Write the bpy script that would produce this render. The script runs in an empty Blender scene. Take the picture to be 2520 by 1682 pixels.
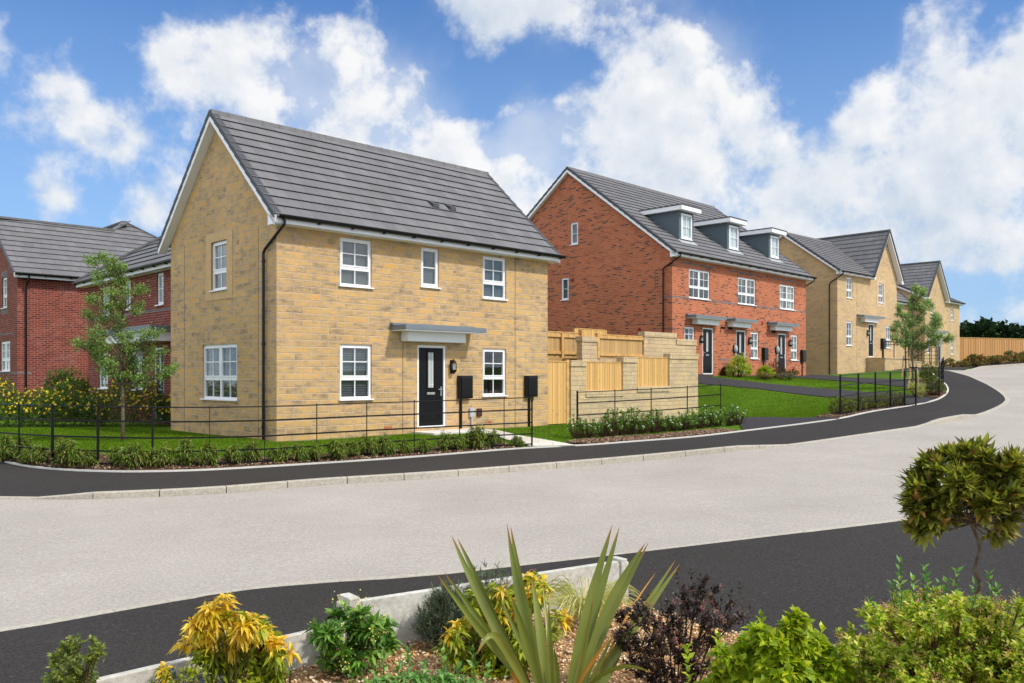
EXPO_V=0.64; SUN_E=2.25; SKY_S=.1; CLD=6.1; SKYT=(.22,.56,.95)
import bpy, bmesh, math, random
import numpy as np
from mathutils import Vector, Matrix, geometry
random.seed(7); rng=np.random.default_rng(11)
scene=bpy.context.scene; COL=scene.collection
R=math.radians
# ------------------------------------------------------------ camera
cam=bpy.data.cameras.new('camera'); co=bpy.data.objects.new('camera',cam); COL.objects.link(co); scene.camera=co
co.location=(0,0,1.477); co.rotation_euler=(R(90),0,0)
cam.sensor_width=36; cam.lens=36*2077/2520; cam.shift_y=(924.3-841)/2520; cam.clip_end=3000; cam.clip_start=.05
scene.view_settings.view_transform='Standard'; scene.view_settings.look='None'
scene.view_settings.gamma=1; scene.view_settings.use_curve_mapping=False
scene.view_settings.exposure=EXPO_V
# ------------------------------------------------------------ node helper
class NT:
    def __init__(s,tree): s.t=tree; s.n=tree.nodes; s.l=tree.links; s.n.clear()
    def new(s,t,**k):
        n=s.n.new(t)
        for a,b in k.items():
            if a=='inp':
                for i,v in b.items(): s.put(n.inputs[i],v)
            else: setattr(n,a,b)
        return n
    def put(s,sock,v):
        if hasattr(v,'links') or hasattr(v,'is_linked'): s.l.new(v,sock)
        elif isinstance(v,(tuple,list)):
            v=tuple(v); 
            if len(sock.default_value)==4 and len(v)==3: v=v+(1,)
            sock.default_value=v
        else: sock.default_value=v
    def m(s,op,a,b=None,c=None,clamp=False):
        n=s.new('ShaderNodeMath',operation=op,use_clamp=clamp)
        for i,v in enumerate((a,b,c)):
            if v is not None: s.put(n.inputs[i],v)
        return n.outputs[0]
    def vm(s,op,a,b=None,o=0):
        n=s.new('ShaderNodeVectorMath',operation=op); s.put(n.inputs[0],a)
        if b is not None: s.put(n.inputs[1],b)
        return n.outputs[o]
    def mix(s,f,a,b,bt='MIX'):
        n=s.new('ShaderNodeMix',data_type='RGBA',blend_type=bt); s.put(n.inputs[0],f); s.put(n.inputs[6],a); s.put(n.inputs[7],b); return n.outputs[2]
    def ramp(s,f,stops,interp='LINEAR'):
        n=s.new('ShaderNodeValToRGB'); n.color_ramp.interpolation=interp; e=n.color_ramp.elements
        while len(e)<len(stops): e.new(.5)
        for i,(p,c) in enumerate(stops):
            e[i].position=p; e[i].color=(c if isinstance(c,(tuple,list)) else (c,c,c))[:3]+(1,) if isinstance(c,(tuple,list)) else (c,c,c,1)
        s.put(n.inputs[0],f); return n.outputs[0]
    def noise(s,vec,scale,detail=3,rough=.55,o=0,dim='3D'):
        n=s.new('ShaderNodeTexNoise',noise_dimensions=dim); n.inputs['Scale'].default_value=scale; n.inputs['Detail'].default_value=detail; n.inputs['Roughness'].default_value=rough
        if vec is not None: s.put(n.inputs['Vector'],vec)
        return n.outputs[o]
    def comb(s,x,y,z=0):
        n=s.new('ShaderNodeCombineXYZ'); s.put(n.inputs[0],x); s.put(n.inputs[1],y); s.put(n.inputs[2],z); return n.outputs[0]
    def sep(s,v):
        n=s.new('ShaderNodeSeparateXYZ'); s.put(n.inputs[0],v); return n.outputs
    def wn(s,v):
        n=s.new('ShaderNodeTexWhiteNoise',noise_dimensions='3D'); s.put(n.inputs['Vector'],v); return n.outputs[0]
    def bump(s,h,st=.5,dist=.01):
        n=s.new('ShaderNodeBump'); n.inputs['Strength'].default_value=st; n.inputs['Distance'].default_value=dist; s.put(n.inputs['Height'],h); return n.outputs[0]
MATS={}
def mat(name):
    m=bpy.data.materials.new(name); m.use_nodes=True; MATS[name]=m; return m,NT(m.node_tree)
def finish(nt,col,rough=.8,normal=None,spec=.3,metal=0,extra=None):
    p=nt.new('ShaderNodeBsdfPrincipled'); nt.put(p.inputs['Base Color'],col); nt.put(p.inputs['Roughness'],rough)
    p.inputs['Specular IOR Level'].default_value=spec; p.inputs['Metallic'].default_value=metal
    if normal is not None: nt.put(p.inputs['Normal'],normal)
    o=nt.new('ShaderNodeOutputMaterial'); nt.l.new(p.outputs[0],o.inputs[0]); return p
def simple(name,col,rough=.6,spec=.3,var=.08,scale=6,metal=0,bump=0,bscale=60):
    m,nt=mat(name); g=nt.new('ShaderNodeTexCoord').outputs['Object']
    f=nt.noise(g,scale,4); f=nt.ramp(f,[(.3,1-var*2),(.7,1+var)])
    c=nt.mix(1,col,f,'MULTIPLY')
    nrm=nt.bump(nt.noise(g,bscale,2),bump,.004) if bump else None
    finish(nt,c,rough,nrm,spec,metal); return m
def masonry(name,h,w,stops,mortar,jt,split=0,bump=.6,rough=.9,var=.35,eff=None,nscale=14,clump=0,offset=None,cont=0):
    """coursed units laid out in metres from UV; every unit has its own colour"""
    m,nt=mat(name); uv=nt.new('ShaderNodeUVMap').outputs[0]; u,v,_=nt.sep(uv)
    r=nt.m('DIVIDE',v,h); ri=nt.m('FLOOR',r); rf=nt.m('SUBTRACT',r,ri)
    if offset is None:
        ro=nt.wn(nt.comb(ri,3.7,1)); uu=nt.m('ADD',nt.m('DIVIDE',u,w),nt.m('MULTIPLY',ro,5.3))
    else: uu=nt.m('ADD',nt.m('DIVIDE',u,w),nt.m('MULTIPLY',nt.m('FLOORED_MODULO',ri,2.0),offset))
    ci=nt.m('FLOOR',uu); cf=nt.m('SUBTRACT',uu,ci)
    idv=nt.comb(ci,ri,0.5)
    jv=nt.m('MULTIPLY',nt.m('MINIMUM',rf,nt.m('SUBTRACT',1.0,rf)),h)
    ju=nt.m('MULTIPLY',nt.m('MINIMUM',cf,nt.m('SUBTRACT',1.0,cf)),w)
    if split:
        sp=nt.m('LESS_THAN',nt.wn(nt.comb(ci,ri,9.1)),split)
        half=nt.m('MULTIPLY',nt.m('GREATER_THAN',cf,.5),sp)
        idv=nt.comb(nt.m('ADD',ci,nt.m('MULTIPLY',half,.31)),ri,0.5)
        js=nt.m('MULTIPLY',nt.m('ABSOLUTE',nt.m('SUBTRACT',cf,.5)),w)
        js=nt.m('ADD',js,nt.m('MULTIPLY',nt.m('SUBTRACT',1.0,sp),9.0)); ju=nt.m('MINIMUM',ju,js)
    d=nt.m('MINIMUM',jv,ju)
    e=nt.new('ShaderNodeMapRange'); e.interpolation_type='SMOOTHSTEP'; e.inputs[1].default_value=jt*.35; e.inputs[2].default_value=jt*1.1; nt.put(e.inputs[0],d); edge=e.outputs[0]
    rid=nt.wn(idv)
    if clump:
        n2=nt.noise(nt.comb(nt.m('MULTIPLY',ci,.9),nt.m('MULTIPLY',ri,1.5),0),.33,2); n2=nt.m('MULTIPLY_ADD',n2,2.2,-.6,clamp=True); rid=nt.m('ADD',nt.m('MULTIPLY',rid,1-clump),nt.m('MULTIPLY',n2,clump))
    if cont:
        n3=nt.noise(nt.comb(nt.m('MULTIPLY',u,3.4),nt.m('MULTIPLY',v,8.5),nt.m('MULTIPLY',rid,1.3)),1.0,5,.62); n3=nt.m('MULTIPLY_ADD',n3,3.1,-1.03,clamp=True); rid=nt.m('ADD',nt.m('MULTIPLY',rid,1-cont),nt.m('MULTIPLY',n3,cont))
    col=nt.ramp(rid,stops)
    v3=nt.comb(u,v,nt.m('MULTIPLY',rid,17.0))
    n=nt.noise(v3,nscale,5,.65)
    col=nt.mix(1,col,nt.ramp(n,[(.25,1-var),(.5,1.0),(.75,1+var*.7)]),'MULTIPLY')
    big=nt.noise(nt.comb(u,v,0),.7,3); col=nt.mix(1,col,nt.ramp(big,[(.3,.88),(.7,1.1)]),'MULTIPLY')
    if eff:
        en=nt.m('MULTIPLY',nt.noise(nt.comb(u,v,4),1.1,4,.6),nt.noise(nt.comb(u,v,2),9,3)); ef=nt.ramp(en,[(.27,0.0),(.42,eff[0])]); col=nt.mix(ef,col,eff[1])
    mc=nt.mix(1,mortar,nt.ramp(nt.noise(v3,30,3),[(.3,.8),(.7,1.15)]),'MULTIPLY')
    col=nt.mix(edge,mc,col)
    if bump:
        nn=nt.noise(v3,nscale*2.6,6,.72)
        if split: col=nt.mix(1,col,nt.ramp(nt.noise(v3,nscale*4,4,.7),[(.3,.8),(.7,1.18)]),'MULTIPLY')
        hh=nt.m('ADD',nt.m('MULTIPLY',edge,.7),nt.m('MULTIPLY',nn,.9 if split else .35))
        nrm=nt.bump(hh,bump,.02 if split else .006)
    else: nrm=None
    finish(nt,col,rough,nrm,.2); return m
masonry('stone',.152,.445,[(0,(.27,.195,.12)),(.22,(.42,.295,.17)),(.45,(.565,.38,.19)),(.65,(.65,.42,.185)),(.83,(.705,.425,.15)),(1,(.70,.375,.105))],(.66,.51,.39),.010,split=.1,bump=.85,var=.36,cont=.66,nscale=11,offset=.5)
masonry('stone_far',.152,.445,[(0,(.33,.24,.145)),(.3,(.50,.355,.2)),(.7,(.60,.41,.205)),(1,(.65,.4,.16))],(.5,.4,.3),.010,split=.1,bump=.6,var=.25,cont=.6,offset=.5)
masonry('stone_wall',.145,.40,[(0,(.40,.315,.2)),(.3,(.56,.43,.26)),(.7,(.65,.49,.28)),(1,(.66,.44,.2))],(.46,.36,.26),.009,split=.3,bump=.9,var=.3,cont=.5)
masonry('brick_orange',.075,.235,[(0,(.07,.04,.03)),(.24,(.12,.05,.035)),(.29,(.34,.08,.035)),(.5,(.44,.118,.05)),(.8,(.49,.145,.058)),(1,(.40,.105,.045))],(.48,.26,.17),.011,bump=.5,offset=.5,var=.18,clump=.4)
masonry('brick_red',.075,.235,[(0,(.10,.022,.018)),(.4,(.17,.034,.024)),(.8,(.23,.046,.03)),(1,(.13,.026,.022))],(.36,.18,.14),.010,bump=.5,offset=.5,var=.22,eff=(.4,(.36,.22,.2)))
masonry('brick_blue',.075,.235,[(0,(.1,.1,.115)),(1,(.16,.155,.17))],(.33,.25,.22),.011,bump=.4,offset=.5)
masonry('roof_tile',1.0,.33,[(0,(.135,.132,.137)),(1,(.165,.162,.167))],(.085,.083,.086),.006,bump=0,rough=.75,var=.1,nscale=40)
masonry('paving',.45,.6,[(0,(.5,.46,.39)),(1,(.62,.57,.5))],(.3,.27,.22),.008,bump=.2,offset=.5,var=.15)
# per-course id is carried in v of the tile UV, so joints break bond course by course
simple('ridge_tile',(.14,.138,.14),.8,.2,.1,5); simple('verge_cap',(.062,.064,.07),.6,.3,.06,5)
simple('white_upvc',(.82,.82,.83),.35,.4,.015,3); simple('soffit_white',(.8,.78,.77),.5,.3,.02,3)
simple('black_plastic',(.006,.006,.006),.3,.3,.1,4); simple('black_metal',(.006,.006,.0065),.45,.25,.2,9); simple('door_black',(.006,.006,.007),.4,.2,.1,30)
simple('door_grey',(.2,.21,.235),.4,.4,.05,10); simple('chrome',(.55,.54,.52),.3,.5,.05,5,metal=.8); simple('canopy_grey',(.16,.185,.205),.5,.4,.05,5)
simple('grp_grey',(.095,.125,.14),.6,.3,.08,60); simple('pale_box',(.4,.42,.44),.5,.3,.03,4); simple('brown_box',(.06,.025,.02),.5,.3,.05,4)
simple('red_box',(.3,.01,.01),.6,.3,.1,4); simple('stone_surround',(.58,.39,.2),.85,.15,.06,8,bump=.2); simple('surround_pale',(.6,.44,.27),.85,.15,.06,8)
simple('ashlar',(.45,.37,.24),.9,.15,.18,14,bump=.5,bscale=30)
simple('blind_white',(.75,.76,.76),.7,.2,.03,3); simple('curtain',(.62,.56,.47),.8,.1,.15,5); simple('lead',(.4,.41,.43),.5,.4,.1,10)
simple('stake',(.5,.34,.17),.85,.15,.2,9,bump=.4); simple('lamp_glass',(.75,.74,.7),.2,.5,.02,3); simple('ventgrille',(.4,.29,.12),.8,.2,.1,5)
simple('lead_glass',(.42,.43,.41),.25,.5,.2,70); simple('bark',(.16,.125,.09),.9,.15,.3,25,bump=.6); simple('bark_pale',(.3,.25,.2),.9,.15,.25,25,bump=.6); simple('twig',(.09,.06,.03),.9,.1,.2,20)
simple('soil',(.1,.06,.035),.95,.1,.4,9,bump=.8,bscale=25); simple('wood_dark',(.1,.05,.03),.8,.2,.2,9)
def blind_mat(name,c,period,amp):
    m,nt=mat(name); z=nt.sep(nt.new('ShaderNodeTexCoord').outputs['Object'])[2]
    s=nt.m('SINE',nt.m('MULTIPLY',z,6.283/period)); f=nt.m('MULTIPLY_ADD',s,amp,1.0); finish(nt,nt.mix(1,c,nt.comb(f,f,f),'MULTIPLY'),.6,nt.bump(s,.5,.01),.3)
blind_mat('blind_slat',(.085,.086,.09),.055,.22); blind_mat('blind_grey',(.115,.118,.124),.3,.03)
# glass
m,nt=mat('glass'); geo=nt.new('ShaderNodeNewGeometry'); dt=nt.m('ABSOLUTE',nt.vm('DOT_PRODUCT',geo.outputs['Normal'],geo.outputs['Incoming'],o=1)); sch=nt.m('MULTIPLY_ADD',nt.m('POWER',nt.m('SUBTRACT',1.0,dt),5.0),.96,.045); tr=nt.new('ShaderNodeBsdfTransparent',inp={0:(.86,.9,.9)}); gl=nt.new('ShaderNodeBsdfGlossy',inp={0:(1,1,1),1:.015})
mx=nt.new('ShaderNodeMixShader'); nt.l.new(nt.m('MULTIPLY',sch,1.15,clamp=True),mx.inputs[0]); nt.l.new(tr.outputs[0],mx.inputs[1]); nt.l.new(gl.outputs[0],mx.inputs[2]); o=nt.new('ShaderNodeOutputMaterial'); nt.l.new(mx.outputs[0],o.inputs[0])
# timber boards
def timber(name,c1,c2,w):
    m,nt=mat(name); u,v,_=nt.sep(nt.new('ShaderNodeUVMap').outputs[0])
    x=nt.m('DIVIDE',u,w); i=nt.m('FLOOR',x); f=nt.m('SUBTRACT',x,i); rid=nt.wn(nt.comb(i,2,2))
    gr=nt.noise(nt.comb(nt.m('MULTIPLY',u,26.0),nt.m('MULTIPLY',v,1.6),nt.m('MULTIPLY',rid,30.0)),1.0,5,.6)
    kn=nt.new('ShaderNodeTexVoronoi',inp={'Scale':1.0}); nt.put(kn.inputs['Vector'],nt.comb(nt.m('MULTIPLY',u,7.0),nt.m('MULTIPLY',v,2.6),0)); k=nt.ramp(kn.outputs[0],[(.05,.45),(.14,1.0)])
    c=nt.mix(gr,c1,c2); c=nt.mix(1,c,nt.ramp(rid,[(0,.84),(1,1.08)]),'MULTIPLY'); c=nt.mix(1,c,k,'MULTIPLY')
    e=nt.ramp(nt.m('MINIMUM',f,nt.m('SUBTRACT',1.0,f)),[(.02,.5),(.07,1.0)]); c=nt.mix(1,c,e,'MULTIPLY')
    finish(nt,c,.75,nt.bump(nt.m('ADD',e,nt.m('MULTIPLY',gr,.2)),.5,.01),.2)
timber('timber',(.58,.32,.10),(.72,.46,.18),.12); timber('timber_old',(.42,.26,.1),(.6,.4,.17),.09); timber('timber_far',(.5,.24,.09),(.62,.33,.14),.22)
simple('timber_frame',(.6,.36,.13),.8,.2,.15,7)
# ground materials
def ground(name,c1,c2,scale,bump,bdist,rough=.9,speck=None,blot=None):
    m,nt=mat(name); g=nt.new('ShaderNodeTexCoord').outputs['Object']
    n=nt.m('ADD',nt.m('MULTIPLY',nt.noise(g,scale,3,.7),.6),nt.m('MULTIPLY',nt.noise(g,scale*.37,2,.6),.4)); c=nt.mix(nt.ramp(n,[(.38,0.0),(.62,1.0)]),c1,c2)
    bl=nt.noise(g,.45,4,.6); c=nt.mix(1,c,nt.ramp(bl,[(.3,.9),(.7,1.07)] if name!='lawn' else [(.3,.72),(.7,1.25)]),'MULTIPLY')
    if blot: b2=nt.noise(g,1.7,5,.7); c=nt.mix(nt.ramp(b2,[(.55,0.0),(.8,blot[0])]),c,blot[1])
    if speck:
        vo=nt.new('ShaderNodeTexVoronoi',inp={'Scale':speck[0]}); nt.put(vo.inputs['Vector'],g); s=nt.m('MULTIPLY',nt.ramp(vo.outputs['Distance'],[(.12,1.0),(.22,0.0)]),nt.m('GREATER_THAN',nt.sep(vo.outputs['Color'])[0],speck[1])); c=nt.mix(s,c,speck[2])
    finish(nt,c,rough,nt.bump(n,bump,bdist),.12)
ground('road_surface',(.28,.252,.222),(.445,.405,.358),85,.6,.01,.85,(38,.95,(.6,.57,.55)),(.55,(.40,.355,.33)))
ground('tarmac',(.019,.0168,.015),(.058,.0515,.0465),110,.7,.01,.8,(30,.95,(.14,.14,.14)),(.12,(.06,.056,.053)))
ground('tarmac_far',(.03,.028,.03),(.055,.052,.055),70,.5,.01,.85)
ground('lawn',(.042,.095,.004),(.1,.185,.008),60,.6,.03,1.0,None,(.4,(.085,.18,.006)))
ground('concrete',(.32,.29,.235),(.48,.44,.37),45,.5,.006,.9,None,(.6,(.35,.31,.25)))
ground('concrete_clean',(.56,.53,.48),(.66,.63,.58),40,.4,.006,.9,None,(.5,(.45,.42,.36)))
ground('gravel_board',(.42,.4,.35),(.6,.58,.53),30,.5,.01,.9,None,(.9,(.36,.32,.25)))
ground('terrain',(.04,.085,.012),(.07,.15,.02),12,.5,.05,.95)
ground('mulch',(.035,.02,.012),(.2,.12,.075),55,.9,.03,.95)
ground('gravel_base',(.2,.11,.05),(.52,.34,.18),60,.9,.03,.95)
def chipmat(name,stops,rough=.8):
    m,nt=mat(name); rp=nt.new('ShaderNodeNewGeometry').outputs['Random Per Island']; g=nt.new('ShaderNodeTexCoord').outputs['Object']
    c=nt.mix(1,nt.ramp(rp,stops),nt.ramp(nt.noise(g,60,3),[(.3,.75),(.7,1.15)]),'MULTIPLY'); finish(nt,c,rough,None,.25)
chipmat('bark_chips',[(0,(.05,.025,.015)),(.5,(.16,.09,.055)),(.8,(.3,.19,.12)),(1,(.42,.3,.2))])
chipmat('gravel_stones',[(0,(.26,.13,.06)),(.3,(.54,.29,.11)),(.6,(.74,.48,.23)),(.85,(.82,.62,.4)),(1,(.85,.78,.68))],.6)
def leafmat(name,stops,trans=.35,rough=.45,spec=.4,tip=None):
    m,nt=mat(name); rp=nt.new('ShaderNodeNewGeometry').outputs['Random Per Island']; g=nt.new('ShaderNodeTexCoord').outputs['Object']
    c=nt.ramp(rp,stops); c=nt.mix(1,c,nt.ramp(nt.noise(g,2.2,3),[(.3,.78),(.7,1.2)]),'MULTIPLY')
    if tip:
        at=nt.new('ShaderNodeAttribute',attribute_name='tipf').outputs['Fac']; c=nt.mix(nt.ramp(at,[(tip[1],0.0),(1,1.0)]),c,tip[0])
    p=nt.new('ShaderNodeBsdfPrincipled'); nt.put(p.inputs['Base Color'],c); p.inputs['Roughness'].default_value=rough; p.inputs['Specular IOR Level'].default_value=spec
    t=nt.new('ShaderNodeBsdfTranslucent'); nt.put(t.inputs[0],nt.mix(1,c,(1.3,1.35,.6),'MULTIPLY')); mx=nt.new('ShaderNodeMixShader'); mx.inputs[0].default_value=trans
    nt.l.new(p.outputs[0],mx.inputs[1]); nt.l.new(t.outputs[0],mx.inputs[2]); o=nt.new('ShaderNodeOutputMaterial'); nt.l.new(mx.outputs[0],o.inputs[0])
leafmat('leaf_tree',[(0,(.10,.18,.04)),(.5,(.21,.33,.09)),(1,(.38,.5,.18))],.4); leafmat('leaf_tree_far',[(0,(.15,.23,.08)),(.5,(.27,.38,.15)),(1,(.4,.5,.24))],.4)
leafmat('leaf_laurel',[(0,(.06,.11,.015)),(.5,(.14,.22,.03)),(.88,(.27,.32,.05)),(1,(.3,.2,.05))]); leafmat('leaf_white_shrub',[(0,(.05,.12,.015)),(.6,(.12,.25,.03)),(1,(.26,.4,.07))])
leafmat('leaf_hypericum',[(0,(.035,.07,.012)),(.6,(.085,.15,.03)),(1,(.17,.24,.06))]); leafmat('petal_yellow',[(0,(.75,.5,.01)),(1,(.9,.72,.06))],.2); leafmat('petal_white',[(0,(.75,.76,.7)),(1,(.85,.85,.82))],.2)
leafmat('leaf_olive',[(0,(.07,.09,.015)),(.6,(.14,.16,.03)),(1,(.24,.25,.07))]); leafmat('leaf_photinia',[(0,(.05,.1,.02)),(.5,(.1,.16,.03)),(.62,(.2,.08,.03)),(1,(.26,.07,.03))])
leafmat('leaf_wood',[(0,(.012,.03,.01)),(.6,(.03,.06,.018)),(1,(.065,.1,.03))],.1,.8,.1)
leafmat('leaf_wood_dark',[(0,(.008,.02,.009)),(.6,(.018,.04,.016)),(1,(.035,.065,.024))],.1,.8,.1)
leafmat('leaf_phormium',[(0,(.14,.175,.03)),(1,(.24,.26,.055))],.25,.4,.4,((.35,.14,.03),.88)); leafmat('leaf_phormium_dead',[(0,(.5,.22,.03)),(1,(.6,.3,.06))],.25)
leafmat('leaf_pieris_yellow',[(0,(.55,.36,.01)),(.6,(.8,.56,.03)),(.9,(.9,.68,.1)),(1,(.75,.36,.08))],.35); leafmat('leaf_pieris_green',[(0,(.14,.2,.01)),(.5,(.28,.34,.02)),(1,(.48,.5,.04))],.35)
leafmat('leaf_skimmia',[(0,(.04,.12,.012)),(.6,(.12,.26,.035)),(1,(.28,.45,.07))],.25,.3); leafmat('bud_yellow',[(0,(.45,.38,.05)),(.7,(.7,.66,.18)),(1,(.4,.16,.07))],.1)
leafmat('leaf_lavender',[(0,(.07,.1,.06)),(1,(.17,.21,.14))],.2,.7,.2); leafmat('leaf_carex',[(0,(.3,.33,.06)),(.6,(.5,.5,.16)),(1,(.6,.52,.3))],.3)
leafmat('leaf_dark_purple',[(0,(.02,.014,.014)),(.7,(.055,.035,.03)),(1,(.14,.09,.055))],.15,.4); leafmat('flower_dusty',[(0,(.25,.07,.06)),(.6,(.32,.15,.11)),(1,(.4,.3,.22))],.1,.8,.1)
leafmat('leaf_gold',[(0,(.16,.26,.01)),(.5,(.32,.44,.015)),(1,(.58,.62,.03))],.4); leafmat('leaf_fresh',[(0,(.12,.23,.015)),(.4,(.3,.43,.03)),(.75,(.58,.6,.06)),(1,(.8,.68,.2))],.4)
leafmat('leaf_mint',[(0,(.06,.17,.03)),(.6,(.14,.32,.07)),(1,(.3,.45,.1))],.35); leafmat('leaf_bay',[(0,(.065,.068,.016)),(.4,(.17,.19,.03)),(.85,(.38,.4,.065)),(1,(.42,.18,.07))],.38,.3)
leafmat('leaf_box',[(0,(.07,.12,.015)),(.6,(.17,.23,.035)),(1,(.36,.36,.1))]); leafmat('leaf_slate',[(0,(.04,.05,.06)),(1,(.1,.1,.11))],.15); leafmat('grass_blade',[(0,(.045,.1,.004)),(.6,(.105,.195,.008)),(1,(.19,.27,.02))],.3,.8,.08)
leafmat('flower_pink',[(0,(.42,.17,.1)),(1,(.62,.36,.24))],.2,.7,.1)
# ------------------------------------------------------------ objects
def tag(o,label=None,cat=None,group=None,kind=None):
    if label: o['label']=label
    if cat: o['category']=cat
    if group: o['group']=group
    if kind: o['kind']=kind
    return o
def empty(name,loc,rz=0,label=None,cat=None,group=None):
    o=bpy.data.objects.new(name,None); COL.objects.link(o); o.location=loc; o.rotation_euler=(0,0,rz); o.empty_display_size=.2
    return tag(o,label,cat,group)
def copy_tree(o,parent=None):
    c=o.copy(); COL.objects.link(c); c.parent=parent
    for ch in list(o.children): copy_tree(ch,c)
    return c
class MB:
    def __init__(s): s.v=[]; s.f=[]; s.uv={}
    def add(s,vs,fs,uvs=None):
        b=len(s.v); s.v+= [tuple(p) for p in vs]
        for i,f in enumerate(fs):
            if uvs: s.uv[len(s.f)]=uvs[i]
            s.f.append(tuple(b+j for j in f))
    def hexa(s,c): s.add(c,[(0,3,2,1),(4,5,6,7),(0,1,5,4),(1,2,6,5),(2,3,7,6),(3,0,4,7)])
    def box(s,x0,x1,y0,y1,z0,z1,T=None):
        c=[(x0,y0,z0),(x1,y0,z0),(x1,y1,z0),(x0,y1,z0),(x0,y0,z1),(x1,y0,z1),(x1,y1,z1),(x0,y1,z1)]
        if T: c=[T(*p) for p in c]
        s.hexa(c); return s
    def beam(s,A,B,w,h):   # A,B ends; w,h full cross vectors, centred
        A=Vector(A);B=Vector(B);w=Vector(w)/2;h=Vector(h)/2
        s.hexa([A-w-h,B-w-h,B+w-h,A+w-h,A-w+h,B-w+h,B+w+h,A+w+h]); return s
    def tube(s,pts,r,n=8,cap=True):
        pts=[Vector(p) for p in pts]; rr=r if isinstance(r,(list,tuple)) else [r]*len(pts); b=len(s.v); prev=None
        for i,p in enumerate(pts):
            t=(pts[min(i+1,len(pts)-1)]-pts[max(i-1,0)]).normalized()
            if prev is None: a=t.orthogonal().normalized()
            else: a=(prev-t*prev.dot(t)).normalized()
            prev=a; c=t.cross(a)
            for k in range(n):
                an=2*math.pi*k/n; s.v.append(tuple(p+(a*math.cos(an)+c*math.sin(an))*rr[i]))
        for i in range(len(pts)-1):
            for k in range(n): s.f.append((b+i*n+k,b+i*n+(k+1)%n,b+(i+1)*n+(k+1)%n,b+(i+1)*n+k))
        if cap: s.f.append(tuple(b+k for k in range(n))[::-1]); s.f.append(tuple(b+(len(pts)-1)*n+k for k in range(n)))
        return s
    def lathe(s,c,prof,n=16,T=None):
        b=len(s.v)
        for r,z in prof:
            for k in range(n):
                a=2*math.pi*k/n; p=(c[0]+r*math.cos(a),c[1]+r*math.sin(a),c[2]+z); s.v.append(T(*p) if T else p)
        for i in range(len(prof)-1):
            for k in range(n): s.f.append((b+i*n+k,b+i*n+(k+1)%n,b+(i+1)*n+(k+1)%n,b+(i+1)*n+k))
        return s
    def build(s,name,mt,parent=None,smooth=False,bevel=0,**tg):
        me=bpy.data.meshes.new(name); me.from_pydata(s.v,[],s.f); uvl=me.uv_layers.new(name='UVMap')
        vs=s.v
        for p in me.polygons:
            cu=s.uv.get(p.index)
            n=p.normal; ax=max(range(3),key=lambda i:abs(n[i]))
            for j,(li,vi) in enumerate(zip(p.loop_indices,p.vertices)):
                if cu: uvl.data[li].uv=cu[j]
                else:
                    x,y,z=vs[vi]; uvl.data[li].uv=((y,z) if ax==0 else (x,z) if ax==1 else (x,y))
            p.use_smooth=smooth
        me.materials.append(MATS[mt]); o=bpy.data.objects.new(name,me); COL.objects.link(o); o.parent=parent
        if bevel: b=o.modifiers.new('bevel','BEVEL'); b.width=bevel; b.segments=2; b.limit_method='ANGLE'
        return tag(o,**tg)
def npmesh(name,V,F,mt,parent=None,attr=None,smooth=False,**tg):
    V=np.asarray(V,np.float32); F=np.asarray(F,np.int32); k=F.shape[1]
    me=bpy.data.meshes.new(name); me.vertices.add(len(V)); me.vertices.foreach_set('co',V.ravel()); me.loops.add(F.size); me.loops.foreach_set('vertex_index',F.ravel())
    me.polygons.add(len(F)); me.polygons.foreach_set('loop_start',np.arange(0,F.size,k,dtype=np.int32)); me.polygons.foreach_set('loop_total',np.full(len(F),k,np.int32))
    if attr is not None: a=me.attributes.new('tipf','FLOAT','POINT'); a.data.foreach_set('value',np.asarray(attr,np.float32))
    me.update(calc_edges=True); me.validate()
    if smooth: me.polygons.foreach_set('use_smooth',np.ones(len(me.polygons),bool))
    me.materials.append(MATS[mt]); o=bpy.data.objects.new(name,me); COL.objects.link(o); o.parent=parent
    return tag(o,**tg)
def nrm(a): return a/(np.linalg.norm(a,axis=-1,keepdims=True)+1e-9)
def leafgeo(P,D,L,W,fold=.25,droop=.15,simple=False):
    P=np.asarray(P,float); N=len(P); D=nrm(np.asarray(D,float)); L=np.broadcast_to(L,(N,))[:,None]; W=np.broadcast_to(W,(N,))[:,None]
    up=np.array([0,0,1.])+rng.normal(0,.35,(N,3)); S=nrm(np.cross(D,up)); Nn=np.cross(S,D)
    Nn*=np.sign(Nn[:,2:]+1e-9)
    m=P+D*L*.45; l=m-S*W/2+Nn*W*fold; r=m+S*W/2+Nn*W*fold; t=P+D*L-np.array([0,0,1.])*droop*L
    b=np.arange(N)[:,None]
    if simple:
        V=np.stack([P,l,r,t],1).reshape(-1,3); F=np.concatenate([b*4+np.array([[0,1,3]]),b*4+np.array([[0,3,2]])],1).reshape(-1,3)
    else:
        V=np.stack([P,m,l,r,t],1).reshape(-1,3); F=np.concatenate([b*5+np.array([[0,1,2]]),b*5+np.array([[0,3,1]]),b*5+np.array([[2,1,4]]),b*5+np.array([[1,3,4]])],1).reshape(-1,3)
    return V,F
def leaves(name,mt,P,D,L,W,parent=None,**k):
    kw={a:k.pop(a) for a in ('fold','droop','simple') if a in k}
    V,F=leafgeo(P,D,L,W,**kw); return npmesh(name,V,F,mt,parent,**k)
def ball(n,surface=.5):
    d=nrm(rng.normal(size=(n,3))); r=rng.random(n)**(1/3); r=r*(1-surface)+surface*(.75+.25*rng.random(n)); return d*r[:,None]
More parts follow.
